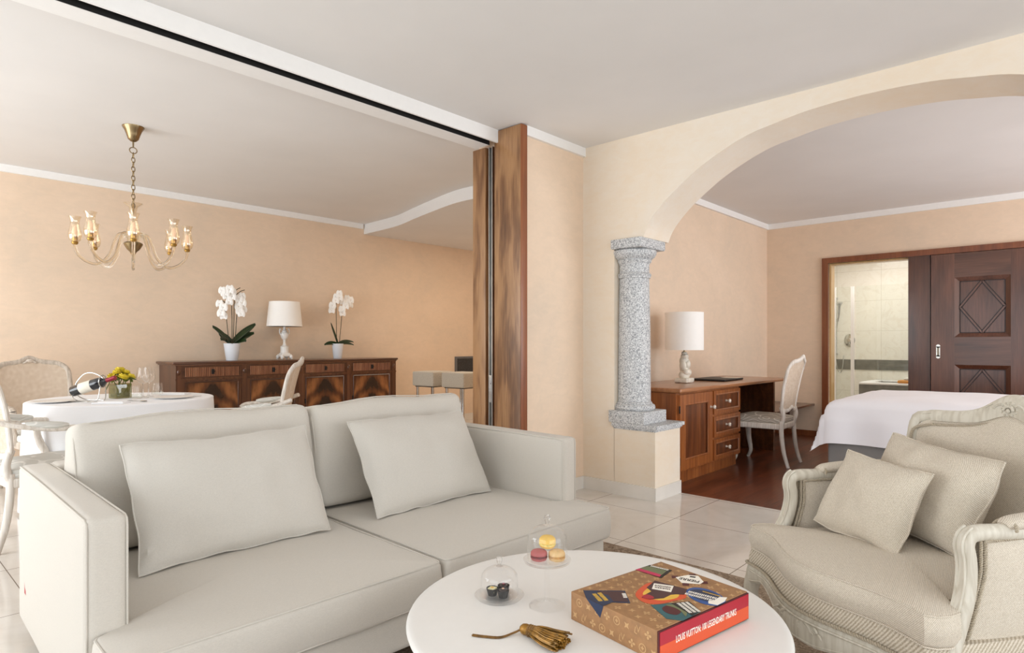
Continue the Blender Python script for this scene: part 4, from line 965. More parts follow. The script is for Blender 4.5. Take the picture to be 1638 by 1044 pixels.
def cutlery(kind, label, loc, rz):
    t = thing(kind, label, kind, loc, rz)
    mb = MB(); mb.tube([(-.10, 0, .004), (-.06, 0, .004), (.0, 0, .005), (.03, 0, .006)], [.004, .0045, .003, .003], 8, flat=(.5, 1.4)); mb.build('handle', m_silver, t)
    mb = MB()
    if kind == 'spoon': mb.ball((.055, 0, .006), .022, 12, (1.25, .85, .22))
    elif kind == 'fork':
        mb.rbox((.045, 0, .007), (.03, .024, .003), .001, 2)
        for y in (-.009, -.003, .003, .009): mb.tube([(.058, y, .007), (.08, y, .010), (.095, y, .008)], .0016, 6)
    else: mb.prism([(.02, -.006), (.11, -.010), (.125, -.004), (.13, .006), (.02, .006)], .003, .005)
    mb.build('head' if kind != 'knife' else 'blade', m_silver, t)
cutlery('fork', 'silver fork beside the far left plate', (1.11, 5.02, TT), -1.0); cutlery('spoon', 'silver spoon by the near edge of the tablecloth', (1.40, 4.83, TT), -1.2); cutlery('knife', 'silver table knife at the right edge of the tablecloth', (1.76, 5.02, TT), -.65)
def tumbler(label, loc):
    t = thing('tumbler', label, 'glass', loc); mb = MB(); mb.lathe([(1e-7, 0), (.036, .0005), (.041, .012), (.039, .05), (.033, .095), (.0318, .095), (.037, .05), (.0385, .014), (.034, .009), (1e-7, .008)], 32); mb.build('bowl', m_glass, t, ang=60)
    mb = MB(); mb.lathe([(1e-7, .0085), (.0345, .0092), (.0383, .014), (.038, .035), (1e-7, .035)], 28); mb.build('water', m_pane, t, ang=60)
tumbler('water tumbler next to the yellow flowers', (1.455, 5.07, TT)); tumbler('water tumbler behind the wine glasses, towards the sideboard', (1.67, 5.30, TT))
def wineglass(label, loc):
    t = thing('wine_glass', label, 'wine glass', loc); mb = MB(); mb.lathe([(.038, 0), (.037, .002), (.012, .006), (.0045, .02), (.004, .09), (.006, .105)], 30); mb.build('stem_foot', m_glass2, t, ang=60)
    mb = MB(); mb.lathe([(.004, .104), (.022, .11), (.042, .13), (.047, .148), (.044, .18), (.035, .225), (.034, .225), (.043, .18), (.0455, .148), (.041, .132), (.021, .112), (1e-7, .107)], 34); mb.build('bowl', m_glass, t, ang=60)
wineglass('tall empty wine glass in front of the other one on the dining table', (1.52, 5.13, TT)); wineglass('tall empty wine glass standing just behind the first one', (1.59, 5.24, TT))
# wine bottle lying in a wire cradle
wd = Vector((.679, -.735, 0)); BT = Matrix.Translation((1.205, 5.105, .868)) @ Matrix.Rotation(atan2(wd.y, wd.x), 4, 'Z') @ Matrix.Rotation(radians(-18), 4, 'Y') @ Matrix.Rotation(pi / 2, 4, 'Y')
wb = thing('wine_bottle', 'dark red-wine bottle with cream label tilted in a wire cradle', 'bottle'); wb.matrix_world = BT
mb = MB(); mb.lathe([(1e-7, -.155), (.036, -.157), (.0385, -.150), (.0385, .03), (.036, .05), (.025, .07), (.0165, .085), (.0145, .10), (.0145, .15), (1e-7, .15)], 36); mb.build('body', m_bottle, wb)
mb = MB(); mb.lathe([(.0388, -.095), (.0391, -.0945), (.0391, -.01), (.0388, -.0095)], 36); mb.build('label', m_paper, wb)
mb = MB(); mb.lathe([(.0152, .088), (.0155, .09), (.0152, .14), (.0168, .141), (.0168, .156), (1e-7, .157)], 28); mb.build('foil_capsule', m_foil, wb)
wc = thing('wine_cradle', 'silver wire cradle with an arched handle holding the bottle', 'bottle holder'); wc.matrix_world = Matrix.Translation((1.205, 5.105, TT)) @ Matrix.Rotation(atan2(wd.y, wd.x), 4, 'Z')
mb = MB(); mb.tube(smooth_path([(-.135, 0, .07), (-.125, 0, .125), (-.075, 0, .185), (-.02, 0, .198), (.035, 0, .18), (.068, 0, .155)], 6), .0042, 8); mb.build('handle', m_silver, wc)
mb = MB(); mb.tube([(.06, .042 * cos(2 * pi * k / 24), .138 + .042 * sin(2 * pi * k / 24)) for k in range(24)], .0035, 8, closed=True); mb.tube(smooth_path([(-.135, 0, .07), (-.13, .03, .03), (-.08, .045, .005), (.0, .048, .004), (.05, .04, .01), (.062, .03, .10)], 6), .0035, 8); mb.tube(smooth_path([(-.135, 0, .07), (-.13, -.03, .03), (-.08, -.045, .005), (.0, -.048, .004), (.05, -.04, .01), (.062, -.03, .10)], 6), .0035, 8); mb.build('wire_base', m_silver, wc)
# yellow flowers in a square glass vase
vz = thing('flower_vase', 'small square glass vase with green leaves inside on the dining table', 'vase', (1.40, 5.235, TT), .2)
mb = MB(); mb.rbox((0, 0, .055), (.112, .112, .11), .008, 3); mb.build('glass_body', m_vase, vz)
mb = MB(); mb.rbox((0, 0, .052), (.098, .098, .09), .01, 5, wob=.006, ws=14); mb.build('leaf_lining', plain('olive_lining', (176, 172, 128), .6, nz=.15, ns=20), vz)
fl = None
for k, (x, y, z, s) in enumerate(((-.055, -.03, .145, 1), (.0, -.05, .15, 1.05), (.055, -.035, .145, 1), (-.045, .035, .15, 1), (.05, .04, .15, 1), (.0, .01, .195, 1.1), (-.025, -.02, .185, .9), (.032, -.01, .18, .9))):
    if fl is None:
        fl = thing('yellow_flower', 'full yellow flower in the bunch standing in the square vase', 'flower', group='yellow flowers in the vase'); mb = MB()
        for ring, (n_, tilt, r_, h_) in enumerate(((5, .35, .010, .030), (6, .7, .020, .030), (7, 1.15, .030, .028))):
            for j in range(n_):
                a = 2 * pi * j / n_ + ring * .4
                def pet(u, v, a=a, tilt=tilt, h_=h_, sg=1):
                    w = .017 * sin(pi * (.12 + .80 * v)) * (2 * u - 1); L = h_ * v; b = .007 * (1 - (2 * u - 1) ** 2) * sin(pi * v) + (.0 if sg > 0 else .0018)
                    p = Matrix.Rotation(a, 3, 'Z') @ (Vector((.006, 0, 0)) + Matrix.Rotation(tilt * (.7 + .4 * v), 3, 'Y') @ Vector((b, w, L))); return tuple(p)
                mb.slab(lambda u, v: pet(u, v), lambda u, v: pet(u, v, sg=-1), 5, 5)
        mb.build('petals', m_yel, fl)
        mb = MB(); mb.tube([(0, 0, -.10), (0, 0, .004)], .003, 6); mb.build('stem', m_green, fl)
        mb = MB()
        for j in range(5):
            a = 2 * pi * j / 5 + .3; mb.ball((cos(a) * .02, sin(a) * .02, -.006), .012, 8, (1.5, .8, .25), Matrix.Rotation(a, 3, 'Z') @ Matrix.Rotation(.4, 3, 'Y'))
        mb.build('calyx', m_green, fl); r = fl
    else: r = dup(fl)
    r.location = (1.40 + x, 5.235 + y, TT + z); r.scale = (s * 1.12,) * 3; r.rotation_euler = (-y * 8, x * 8, k)

# armchairs with cane backs
def wb_(z): t = (z - .56) / .46; return .225 + .030 * sin(pi * min(1, t * .9)) + .012 * t
def ztop(x): a = abs(x) / .27; return .995 + .028 * exp(-(x / .05) ** 2) + .012 * cos(a * pi) - .05 * max(0, a - .75) / .25
def yback(z): t = (z - .46); return -.235 - .11 * t - .17 * t * t
def dining_chair(name, label, cat, wood_m, seat_m, arms=True, k=1.0, group=None):
    t = thing(name, label, cat, group=group)
    S = lambda x: x * k
    ol = round_poly([(.27 * k, .24), (.235 * k, -.22), (-.235 * k, -.22), (-.27 * k, .24)], .05, .04)
    ol = [(x, y + .03 * cos(pi * x / .56 / k) * (1 if y > 0 else 0)) for x, y in ol]
    mb = MB(); mb.pad(ol, .40, .455, .018, .03, c=(0, 0), rings=7); mb.build('seat', seat_m, t)
    mb = MB(); mb.pad([(x * 1.03, y * 1.03) for x, y in ol], .35, .405, .012, 0, c=(0, 0), rings=3); mb.build('seat_frame', wood_m, t)
    for sx in (-1, 1):
        P = smooth_path([(sx * .245 * k, .225, .40), (sx * .265 * k, .245, .33), (sx * .255 * k, .235, .2), (sx * .235 * k, .21, .08), (sx * .245 * k, .23, .02), (sx * .25 * k, .24, 0)], 5); n = len(P)
        mb = MB(); mb.tube(P, [.032 - .017 * min(1, i / n * 1.25) + .004 * (i > n - 4) for i in range(n)], 10); mb.build('leg', wood_m, t)
        P = smooth_path([(sx * .215 * k, -.21, .43), (sx * .22 * k, -.215, .3), (sx * .22 * k, -.235, .14), (sx * .225 * k, -.275, 0)], 5); n = len(P)
        mb = MB(); mb.tube(P, [.023 - .007 * i / n for i in range(n)], 10); mb.build('leg', wood_m, t)
    zb = .545
    loop = [(-S(wb_(z)), z) for z in (zb, .64, .74, .84, .92)] + [(S(x), ztop(x)) for x in (-.235, -.19, -.13, -.07, -.03, 0, .03, .07, .13, .19, .235)] + [(S(wb_(z)), z) for z in (.92, .84, .74, .64, zb)]
    loop += [(S(x), zb - .02 + .03 * exp(-(x / .06) ** 2)) for x in (.15, .08, 0, -.08, -.15)]
    P = smooth_path([(x, yback(z) + .04 * (x / .25) ** 2 / k, z) for x, z in loop], 4, closed=True)
    mb = MB(); mb.tube(P, .020, 10, closed=True, up=(0, 1, 0), flat=(.72, 1)); bf = mb.build('back_frame', wood_m, t)
    for sx in (-1, 1): mb = MB(); mb.tube(smooth_path([(sx * .215 * k, -.215, .40), (sx * .218 * k, -.232, .48), (sx * wb_(zb) * k, yback(zb) + .035, zb + .02)], 4), .021, 10); mb.build('back_post', wood_m, t)
    mb = MB(); mb.ball((0, yback(1.01) + .012, 1.012), .02, 10, (1.6, .7, .8))
    for s in (-1, 1): mb.ball((s * .035, yback(1.0) + .012, 1.0), .012, 8, (1.8, .7, .7), Matrix.Rotation(s * .5, 3, 'Y'))
    mb.build('crest_carving', wood_m, bf)
    def cf(u, v, s=0):
        z0 = zb - .0; x = (2 * u - 1) * (S(wb_(zb + (ztop(0) - zb) * v * .92)) - .006); zt_ = ztop(x / k) - .01; z = z0 + (zt_ - z0) * v
        return (x, yback(z) + .04 * (x / .25) ** 2 / k + s * .003, z)
    mb = MB(); mb.slab(lambda u, v: cf(u, v, 1), lambda u, v: cf(u, v, -1), 14, 16); mb.build('cane_panel', m_cane, t)
    if arms:
        for sx in (-1, 1):
            P = smooth_path([(sx * .25, -.30, .735), (sx * .285, -.20, .700), (sx * .305, -.05, .672), (sx * .305, .06, .668), (sx * .30, .12, .660), (sx * .298, .148, .640), (sx * .298, .138, .618), (sx * .298, .122, .628)], 6); n = len(P)
            mb = MB(); mb.tube(P, [.019 + .006 * max(0, (i / n - .6)) for i in range(n)], 10, up=(0, 0, 1), flat=(.85, 1.25))
            mb.tube(smooth_path([(sx * .298, .07, .655), (sx * .30, .055, .60), (sx * .285, .065, .53), (sx * .268, .09, .46), (sx * .262, .09, .38)], 5), [.02] * 10 + [.022] * 11, 10); a = mb.build('armrest', wood_m, t)
            q = smooth_path([(sx * .292, -.165, .708), (sx * .303, -.05, .690), (sx * .305, .035, .686)], 7); m = len(q)
            mb = MB(); mb.tube(q, [.034 * max(.3, sin(pi * (i + 1) / (m + 1)) ** .5) for i in range(m)], 12, up=(0, 0, 1), flat=(.7, 1)); mb.build('arm_pad', seat_m, a)
    return t
GC = 'cane-backed armchairs round the dining table'
c1 = dining_chair('dining_chair', 'cane-backed cream armchair at the far side of the dining table, its back to the wall', 'chair', m_chairg, m_dinefab, True, 1.0, GC)
c1.location = (1.14, 6.14, 0); c1.rotation_euler = (0, 0, radians(-168))
c2 = dining_chair('dining_chair', 'white painted armchair seen side-on just behind the left arm of the sofa', 'chair', m_chairw, m_dinefab, True, 1.0, GC)
c2.location = (.825, 4.61, 0); c2.rotation_euler = (0, 0, radians(-84))
c3 = dup(c2, (2.17, 4.72, 0), radians(56), 'white cane-backed armchair standing side-on in front of the sideboard')

# chandelier
ch = thing('chandelier', 'brass and champagne-glass chandelier with candle arms hanging over the dining table', 'chandelier', (1.43, 5.04, CEIL))
mb = MB(); mb.lathe([(.071, 0), (.070, -.006), (.055, -.03), (.044, -.06), (.034, -.09), (.018, -.105), (.006, -.108), (.005, -.15), (1e-7, -.15)], 36); mb.build('ceiling_canopy', m_brass, ch)
mb = MB(); mb.tube([(.024 * cos(2 * pi * k / 18), 0, -.17 + .022 * sin(2 * pi * k / 18)) for k in range(18)], .0035, 7, closed=True)
z = -.19; k = 0
while z > -.555:
    a = 0 if k % 2 else pi / 2
    mb.tube([(cos(a) * .011 * cos(t), sin(a) * .011 * cos(t), z - .016 + .021 * sin(t)) for t in [2 * pi * j / 14 for j in range(14)]], .0032, 6, closed=True); z -= .033; k += 1
mb.build('chain', m_brass, ch)
mb = MB(); mb.lathe([(.012, -.78), (.011, -.72), (.010, -.66), (.014, -.63), (.03, -.58), (.062, -.555), (.064, -.553), (.03, -.575), (.011, -.62), (.008, -.66)], 36); mb.build('glass_trumpet', m_amber, ch, ang=60)
mb = MB(); mb.tube([(0, 0, -.55), (0, 0, -.90)], .006, 10); mb.build('rod', m_gold, ch)
mb = MB(); mb.lathe([(1e-7, -.82), (.02, -.825), (.055, -.835), (.062, -.845), (.055, -.86), (.04, -.885), (.018, -.905), (.008, -.915), (1e-7, -.916)], 36); mb.build('hub_bowl', m_brass, ch)
mb = MB(); mb.lathe([(.008, -.912), (.014, -.925), (.016, -.938), (.009, -.958), (.004, -.975), (1e-7, -.985)], 20); mb.build('finial', m_amber, ch, ang=60)
for i in range(8):
    a = 2 * pi * i / 8 + .51; ca, sa = cos(a), sin(a)
    pr = [(.03, -.835), (.035, -.80), (.055, -.775), (.09, -.785), (.115, -.84), (.15, -.94), (.21, -1.0), (.275, -.99), (.325, -.945), (.343, -.90), (.345, -.87)]
    mb = MB(); mb.tube(smooth_path([(r * ca, r * sa, zz) for r, zz in pr], 5), .0105, 10); ar = mb.build('glass_arm', m_arm, ch)
    cx, cy = .345 * ca, .345 * sa
    mb = MB(); mb.lathe([(.013, -.815), (.02, -.806), (.022, -.80), (.017, -.795), (.016, -.765), (.018, -.762), (.018, -.755), (.012, -.754)], 18, (cx, cy, -.062)); mb.build('candle_cup', m_gold, ar)
    mb = MB(); mb.lathe([(.006, -.755), (.007, -.75), (.013, -.735), (.0155, -.72), (.012, -.70), (.004, -.685), (1e-7, -.683)], 14, (cx, cy, -.062)); mb.build('bulb', m_bulb, ar)
    mb = MB(); mb.lathe([(.018, -.80), (.034, -.785), (.041, -.762), (.039, -.73), (.030, -.69), (.026, -.665), (.030, -.64), (.040, -.622), (.0392, -.6215), (.029, -.641), (.0248, -.665), (.0288, -.69), (.0378, -.73), (.0395, -.762), (.033, -.783), (.018, -.797)], 24, (cx, cy, -.062)); mb.build('glass_shade', m_amber, ar, ang=60)

# sideboard
sb = thing('sideboard', 'long dark mahogany sideboard with flame-veneer doors against the dining room wall', 'sideboard', (3.505, 6.70, 0))
HW, SF = 1.305, -.225
mb = MB(); mb.b2(-HW, HW, SF, .225, .08, .955); mb.build('carcass', m_mahov, sb, smooth=False)
mb = MB(); mb.rbox((0, 0, .965), (2 * HW + .06, .49, .024), .008, 3); mb.rbox((0, -.005, .948), (2 * HW + .03, .465, .014), .004, 2); mb.build('top', m_maho, sb)
mb = MB(); mb.b2(-HW - .012, HW + .012, SF - .014, .225, 0, .085); mb.build('plinth', m_maho, sb, smooth=False)
secs = [(-1.25, -.665), (-.605, -.035), (.03, .585), (.65, 1.245)]
mb = MB(); mb.b2(-HW - .004, HW + .004, SF - .012, SF, .935, .952); mb.b2(-HW - .004, HW + .004, SF - .012, SF, .795, .815)
for x0, x1 in ((-HW, -1.25), (-.665, -.605), (-.035, .03), (.585, .65), (1.245, HW)): mb.b2(x0, x1, SF - .010, SF, .085, .94)
mb.build('face_frame', m_mahov, sb, smooth=False)
for x0, x1 in secs:
    w = x1 - x0; cx = (x0 + x1) / 2
    mb = MB(); mb.b2(-w / 2, w / 2, -.004, .01, -.058, .058); d = mb.build('drawer', m_maho, sb, loc=(cx, SF, .875), smooth=False)
    mb = MB(); n_ = int((w - .06) / .0165)
    for q in range(n_):
        x = -w / 2 + .03 + (w - .06) * (q + .5) / n_; mb.tube([(x, -.006, -.046), (x, -.006, .046)], .0068, 6)
    mb.build('fluting', m_flute, d)
    mb = MB(); mb.rbox((0, -.012, 0), (.028, .012, .05), .004, 2); mb.tube([(-.018, -.02, .005), (0, -.026, -.006), (.018, -.02, .005)], .004, 6); mb.build('handle', m_dark, d)
    mb = MB(); mb.b2(-w / 2, w / 2, -.004, .01, -.335, .352); dd = mb.build('door', m_mahov, sb, loc=(cx, SF, .448), smooth=False)
    mb = MB(); mb.b2(-w / 2 + .035, w / 2 - .035, -.007, 0, -.30, .325); mb.build('veneer_panel', m_flame, dd, smooth=False)
    mb = MB()
    for a_, b_ in (((-1, -1), (1, -1)), ((1, -1), (1, 1)), ((1, 1), (-1, 1)), ((-1, 1), (-1, -1))):
        mb.tube([(a_[0] * (w / 2 - .035), -.007, .0125 + a_[1] * .3125), (b_[0] * (w / 2 - .035), -.007, .0125 + b_[1] * .3125)], .006, 6)
    mb.build('panel_moulding', m_maho, dd)
    mb = MB(); mb.rbox((-w / 2 + .025, -.008, .06), (.014, .008, .05), .003, 2); mb.build('keyhole_plate', m_dark, dd)
for x in (-1.278, -.635, .0, .617, 1.275):
    mb = MB(); mb.ball((x, SF - .012, .875), .018, 12, (1, .5, 1.6)); mb.build('rosette', m_maho, sb)
STOP = .978
lp = thing('table_lamp', 'white urn-shaped table lamp with tapered white shade on the sideboard', 'lamp', (3.43, 6.70, STOP))
mb = MB(); mb.rbox((0, 0, .045), (.12, .12, .03), .008, 2)
for sx in (-1, 1):
    for sy in (-1, 1): mb.ball((sx * .052, sy * .052, .03), .022, 10, (1, 1, 1.1)); mb.ball((sx * .058, sy * .058, .0135), .013, 8)
mb.rbox((0, 0, .066), (.09, .09, .015), .003, 2); mb.build('base', m_ceram, lp)
mb = MB(); mb.lathe([(.044, .072), (.046, .078), (.044, .085), (.044, .14), (.046, .148), (.034, .152), (.02, .165), (.014, .185), (.012, .2), (.02, .208), (.012, .215), (.018, .225), (.032, .24), (.042, .265), (.044, .285), (.038, .305), (.028, .318), (.030, .325), (.018, .335), (.012, .36), (.016, .37), (.008, .38), (.008, .42)], 36, flute=lambda a, z: 1 + (.05 * sin(a * 16) if .086 < z < .14 else 0)); mb.build('urn', m_ceram, lp)
for s in (-1, 1):
    mb = MB(); mb.tube(smooth_path([(s * .040, 0, .275), (s * .056, 0, .30), (s * .058, 0, .335), (s * .050, 0, .35), (s * .044, 0, .335)], 5), .006, 8); mb.build('handle', m_ceram, lp)
mb = MB(); mb.lathe([(.194, .375), (.166, .655), (.164, .655), (.192, .375)], 48); mb.build('lamp_shade', m_shade, lp)
mb = MB(); mb.lathe([(.006, .41), (.02, .43), (.03, .47), (.02, .5), (1e-7, .51)], 14); mb.build('bulb', m_ceram, lp)

def petal_flower(mb, ml, c, face, s):
    R = face.to_track_quat('Z', 'Y').to_matrix(); T = Matrix.Translation(c) @ R.to_4x4() @ Matrix.Scale(s, 4)
    for a, l, w in ((pi / 2, .040, .026), (pi / 2 + 2.2, .036, .024), (pi / 2 - 2.2, .036, .024), (0.12, .042, .044), (pi - .12, .042, .044)):
        def f(u, v, o): x = (.1 + .9 * v) * l; y = w * (2 * u - 1) * sin(pi * min(.93, .10 + .83 * v)) ** .7; return tuple(Matrix.Rotation(a, 3, 'Z') @ Vector((x, y, .006 * sin(pi * v) - .005 * (2 * u - 1) ** 2 + o)))
        mb.slab(lambda u, v: f(u, v, 0), lambda u, v: f(u, v, -.001), 5, 5, T)
    ml.ball((0, -.006, .006), .008, 8, (.8, 1.1, 1), None) if False else ml.add(*_ball((0, -.006, .006), .007), T)
def _ball(c, r): m = MB().ball(c, r, 8); return m.v, m.f
def orchid(label, loc, pot, leaves, stems):
    t = thing('potted_orchid', label, 'orchid', loc); r0, r1, h = pot
    mb = MB(); mb.lathe([(1e-7, 0), (r0, .0), (r0 + .003, .006), (r1, h - .012), (r1 + .002, h), (r1 - .004, h), (r1 - .007, h - .02)], 36); mb.build('pot', m_pot, t)
    mb = MB(); mb.lathe([(r1 - .006, h - .022), (r1 * .5, h - .012), (1e-7, h - .01)], 20); mb.build('bark', m_bark, t)
    for (az, L, up, w) in leaves:
        def lf(u, v, o):
            x = L * v; zz = h - .01 + up * v - .22 * L * v * v * (1.6 if up < .12 else .6); y = w * (2 * u - 1) * sin(pi * min(.97, .16 + .82 * v)) ** .6; zz += .35 * abs(2 * u - 1) * w + o + y * .75 * (1 if cos(az) > 0 else -1)
            return tuple(Matrix.Rotation(az, 3, 'Z') @ Vector((x, y * .8, zz)))
        mb = MB(); mb.slab(lambda u, v: lf(u, v, .0), lambda u, v: lf(u, v, -.003), 8, 14); mb.build('leaf', m_leaf, t)
    for (x0, x1, zt_, pts, tip) in stems:
        P = [(x0, 0, h - .015), ((x0 + x1) / 2, 0, (h + zt_) / 2), (x1, 0, zt_)]
        if tip: P += [(x1 + tip[0] * .5, -.01, zt_ + tip[1] * .75), (x1 + tip[0], -.02, zt_ + tip[1])]
        mb = MB(); mb.tube(smooth_path(P, 6), .0038, 7); st = mb.build('stem', m_stem, t)
        for (fx, fy, fz, s) in pts:
            face = Vector((fx * 1.5 - .35, -.8, .15 + fy)).normalized(); mb = MB(); ml = MB(); petal_flower(mb, ml, Vector((fx, fy - .01, fz)), face, s)
            o = mb.build('flower', m_petal, st); 
    return t
# stems and flowers are laid out in the plane parallel to the wall (x along the wall, z up from the sideboard)
orchid('tall white orchid with many blooms in a white pot, left of the sideboard lamp', (2.838, 6.70, STOP), (.056, .083, .182),
       [(pi - .2, .19, .20, .048), (.15, .28, .25, .042), (-.3, .22, .14, .045), (pi + .5, .17, .10, .045), (-.8, .15, .08, .04), (2.2, .15, .13, .04), (pi + .9, .13, .06, .04), (-.5, .20, .20, .04)],
       [(-.03, -.075, .60, [(-.13, -.03, .50, 1.0), (-.115, -.05, .56, 1.0), (-.135, .0, .60, .9), (-.10, -.02, .47, .9)], (-.03, .03)),
        (0, .0, .66, [(-.09, -.03, .72, 1.1), (-.05, -.05, .75, 1.1), (-.015, -.03, .73, 1.0), (-.055, .0, .69, 1.1), (-.115, -.02, .74, .9), (-.02, -.04, .68, 1.0), (-.045, -.03, .62, .9)], (.08, .12)),
        (.012, .028, .66, [(.06, -.03, .66, 1.0), (.09, -.04, .62, 1.0), (.055, -.03, .58, 1.0), (.095, -.02, .69, .9)], (.10, .10)),
        (.03, .055, .53, [(.06, -.04, .53, .95), (.11, -.02, .55, .9), (.075, -.05, .50, .9)], None)])
orchid('smaller white orchid with two bare stems in a white pot, right of the sideboard lamp', (4.115, 6.70, STOP), (.048, .068, .180),
       [(pi - .1, .17, .05, .028), (pi + .3, .12, .27, .034), (.1, .24, .11, .022), (-.25, .20, .06, .022)],
       [(-.015, -.02, .66, [(-.055, -.04, .70, 1.0), (-.01, -.05, .74, 1.0), (-.095, -.03, .64, 1.0), (-.10, -.02, .58, .9), (.0, -.03, .79, .9), (-.035, -.02, .75, .9)], (.02, .10)),
        (.02, .07, .60, [(.03, -.04, .60, 1.0), (.075, -.05, .64, 1.0), (.05, -.02, .69, .9), (.12, -.03, .68, 1.0), (.16, -.03, .72, 1.0), (.165, -.01, .66, .9), (.045, -.03, .55, .9), (.115, -.02, .74, .9)], (.09, .08))])

# bar stools and the dark framed panel behind them
def stool(loc, rz, label):
    t = thing('bar_stool', label, 'stool', loc, rz, 'upholstered bar stools')
    mb = MB(); mb.rbox((0, 0, .755), (.33, .33, .165), .015, 4, (.004, .004, .006)); mb.build('seat', m_stool, t)
    for sx in (-1, 1):
        for sy in (-1, 1): mb = MB(); mb.tube([(sx * .12, sy * .12, 0), (sx * .12, sy * .12, .675)], .016, 12); mb.build('leg', m_chrome, t)
    mb = MB(); mb.tube([(-.12, -.12, .25), (.12, -.12, .25), (.12, .12, .25), (-.12, .12, .25)], .009, 8, closed=True); mb.build('footrest', m_chrome, t)
    mb = MB(); mb.b2(-.14, .14, -.14, .14, .662, .675); mb.build('seat_plate', m_dark, t)
stool((4.72, 5.12, 0), radians(6), 'taupe upholstered bar stool with chrome legs beside the walnut pillar'); stool((4.66, 5.56, 0), radians(6), 'taupe upholstered bar stool standing behind the other, towards the sideboard')
fp_ = thing('framed_panel', 'dark speckled panel in a grey frame on the wall behind the bar stools', 'panel', (6.47, 6.922, .835))
mb = MB(); mb.b2(-.20, .20, -.006, .006, -.10, .10); mb.build('panel', plain('dark_speckle', (56, 60, 66), .4, nz=.35, ns=90), fp_, smooth=False)
mb = MB()
for x0, x1, z0, z1 in ((-.235, .235, .10, .13), (-.235, .235, -.13, -.10), (-.235, -.20, -.10, .10), (.20, .235, -.10, .10)): mb.b2(x0, x1, -.012, .006, z0, z1)
mb.build('frame', plain('grey_frame', (104, 106, 110), .5), fp_, smooth=False)

# ------------------------------------------------------------------ bedroom
dk = thing('writing_desk', 'long cherry-wood desk with one door and three drawers along the bedroom wall', 'desk', (4.60, 2.42, 0))
mb = MB(); mb.b2(0, 1.25, .02, .645, .10, .75); mb.build('cabinet', m_desk, dk, smooth=False)
mb = MB(); mb.b2(.0, 1.24, .045, .645, 0, .10); mb.build('plinth', m_desk, dk, smooth=False)
mb = MB(); mb.rbox((1.15, .305, .7715), (2.34, .68, .038), .014, 3); mb.build('desktop', m_deskx, dk)
mb = MB(); mb.b2(1.25, 2.28, .60, .645, .42, .752); mb.build('back_panel', m_maho, dk, smooth=False)
mb = MB(); mb.b2(2.24, 2.28, .05, .60, 0, .752); mb.build('end_panel', m_maho, dk, smooth=False)
def front(x0, x1, z0, z1, kind, fr_=.06):
    w, h = x1 - x0, z1 - z0; c = ((x0 + x1) / 2, .02, (z0 + z1) / 2); mb = MB()
    for a in ((-w / 2, -w / 2 + fr_, -h / 2, h / 2), (w / 2 - fr_, w / 2, -h / 2, h / 2), (-w / 2 + fr_, w / 2 - fr_, -h / 2, -h / 2 + fr_), (-w / 2 + fr_, w / 2 - fr_, h / 2 - fr_, h / 2)): mb.b2(a[0], a[1], -.022, 0, a[2], a[3])
    o = mb.build(kind, m_desk, dk, loc=c, smooth=False)
    mb = MB(); mb.b2(-w / 2 + fr_, w / 2 - fr_, -.008, 0, -h / 2 + fr_, h / 2 - fr_); mb.build('panel', m_deskd, o, smooth=False)
    mb = MB(); q = [(-w / 2 + fr_, -h / 2 + fr_), (w / 2 - fr_, -h / 2 + fr_), (w / 2 - fr_, h / 2 - fr_), (-w / 2 + fr_, h / 2 - fr_)]
    for i in range(4): mb.tube([(q[i][0], -.018, q[i][1]), (q[(i + 1) % 4][0], -.018, q[(i + 1) % 4][1])], .008, 6)
    mb.build('moulding', m_desk, o)
    kx, kz = (w / 2 - .035, h / 2 - .135) if kind == 'door' else (0, 0)
    MK = Matrix.Translation((kx, -.022 if kind == 'door' else -.008, kz)) @ Matrix.Rotation(pi / 2, 4, 'X')
    mb = MB(); mb.lathe([(.012, 0), (.008, .006), (.008, .018), (.016, .026), (.019, .034), (.016, .042), (.008, .046), (1e-7, .046)], 18, mat=MK); k_ = mb.build('knob', plain('porcelain_knob', (226, 214, 200), .2, nz=.02), o)
    mb = MB(); mb.lathe([(.007, .0462), (.005, .0475), (1e-7, .048)], 12, mat=MK); mb.build('knob_centre', m_silver, k_)
    if kind == 'door':
        mb = MB()
        for z in (-h / 2 + .08, h / 2 - .12): mb.tube([(-w / 2 - .004, -.02, z - .03), (-w / 2 - .004, -.02, z + .03)], .006, 8)
        mb.build('hinge', m_dark, o)
front(.035, .635, .115, .735, 'door', .085)
for z0, z1 in ((.525, .735), (.32, .505), (.115, .30)): front(.665, 1.235, z0, z1, 'drawer', .035)
DT = .7915
dl = thing('desk_lamp', 'ivory sculpted lamp with a white drum shade on the bedroom desk', 'lamp', (5.35, 2.75, DT))
mb = MB(); mb.rbox((0, 0, .022), (.155, .13, .044), .012, 3, wob=.004, ws=30); mb.build('base', m_ivory, dl)
mb = MB()
for (x, y, z, r, s) in ((0, 0, .07, .055, (1.1, .9, .8)), (-.02, -.03, .10, .034, (1, 1, .9)), (.025, -.025, .095, .034, (1, 1, 1)), (0, 0, .13, .045, (.9, .9, 1.3)), (-.035, -.005, .16, .034, (.8, 1, 1.3)), (.03, -.012, .17, .036, (.8, 1, 1.4)), (0, -.03, .175, .034, (1, .9, 1.2)), (0, .0, .20, .05, (1, .9, 1)), (.0, -.005, .245, .036, (1.05, 1, .9)), (-.012, -.02, .255, .02, (1.2, 1, .7)), (0, 0, .275, .022, (1.2, 1.2, .7))): mb.ball((x, y, z), r, 16, s)
mb.build('sculpted_body', m_ivory, dl, ang=70)
mb = MB(); mb.lathe([(.016, .275), (.016, .29), (.008, .293), (.008, .36)], 14); mb.build('socket', m_brass, dl)
mb = MB(); mb.lathe([(.176, .305), (.176, .655), (.174, .655), (.174, .305)], 48); mb.build('lamp_shade', m_shade, dl)
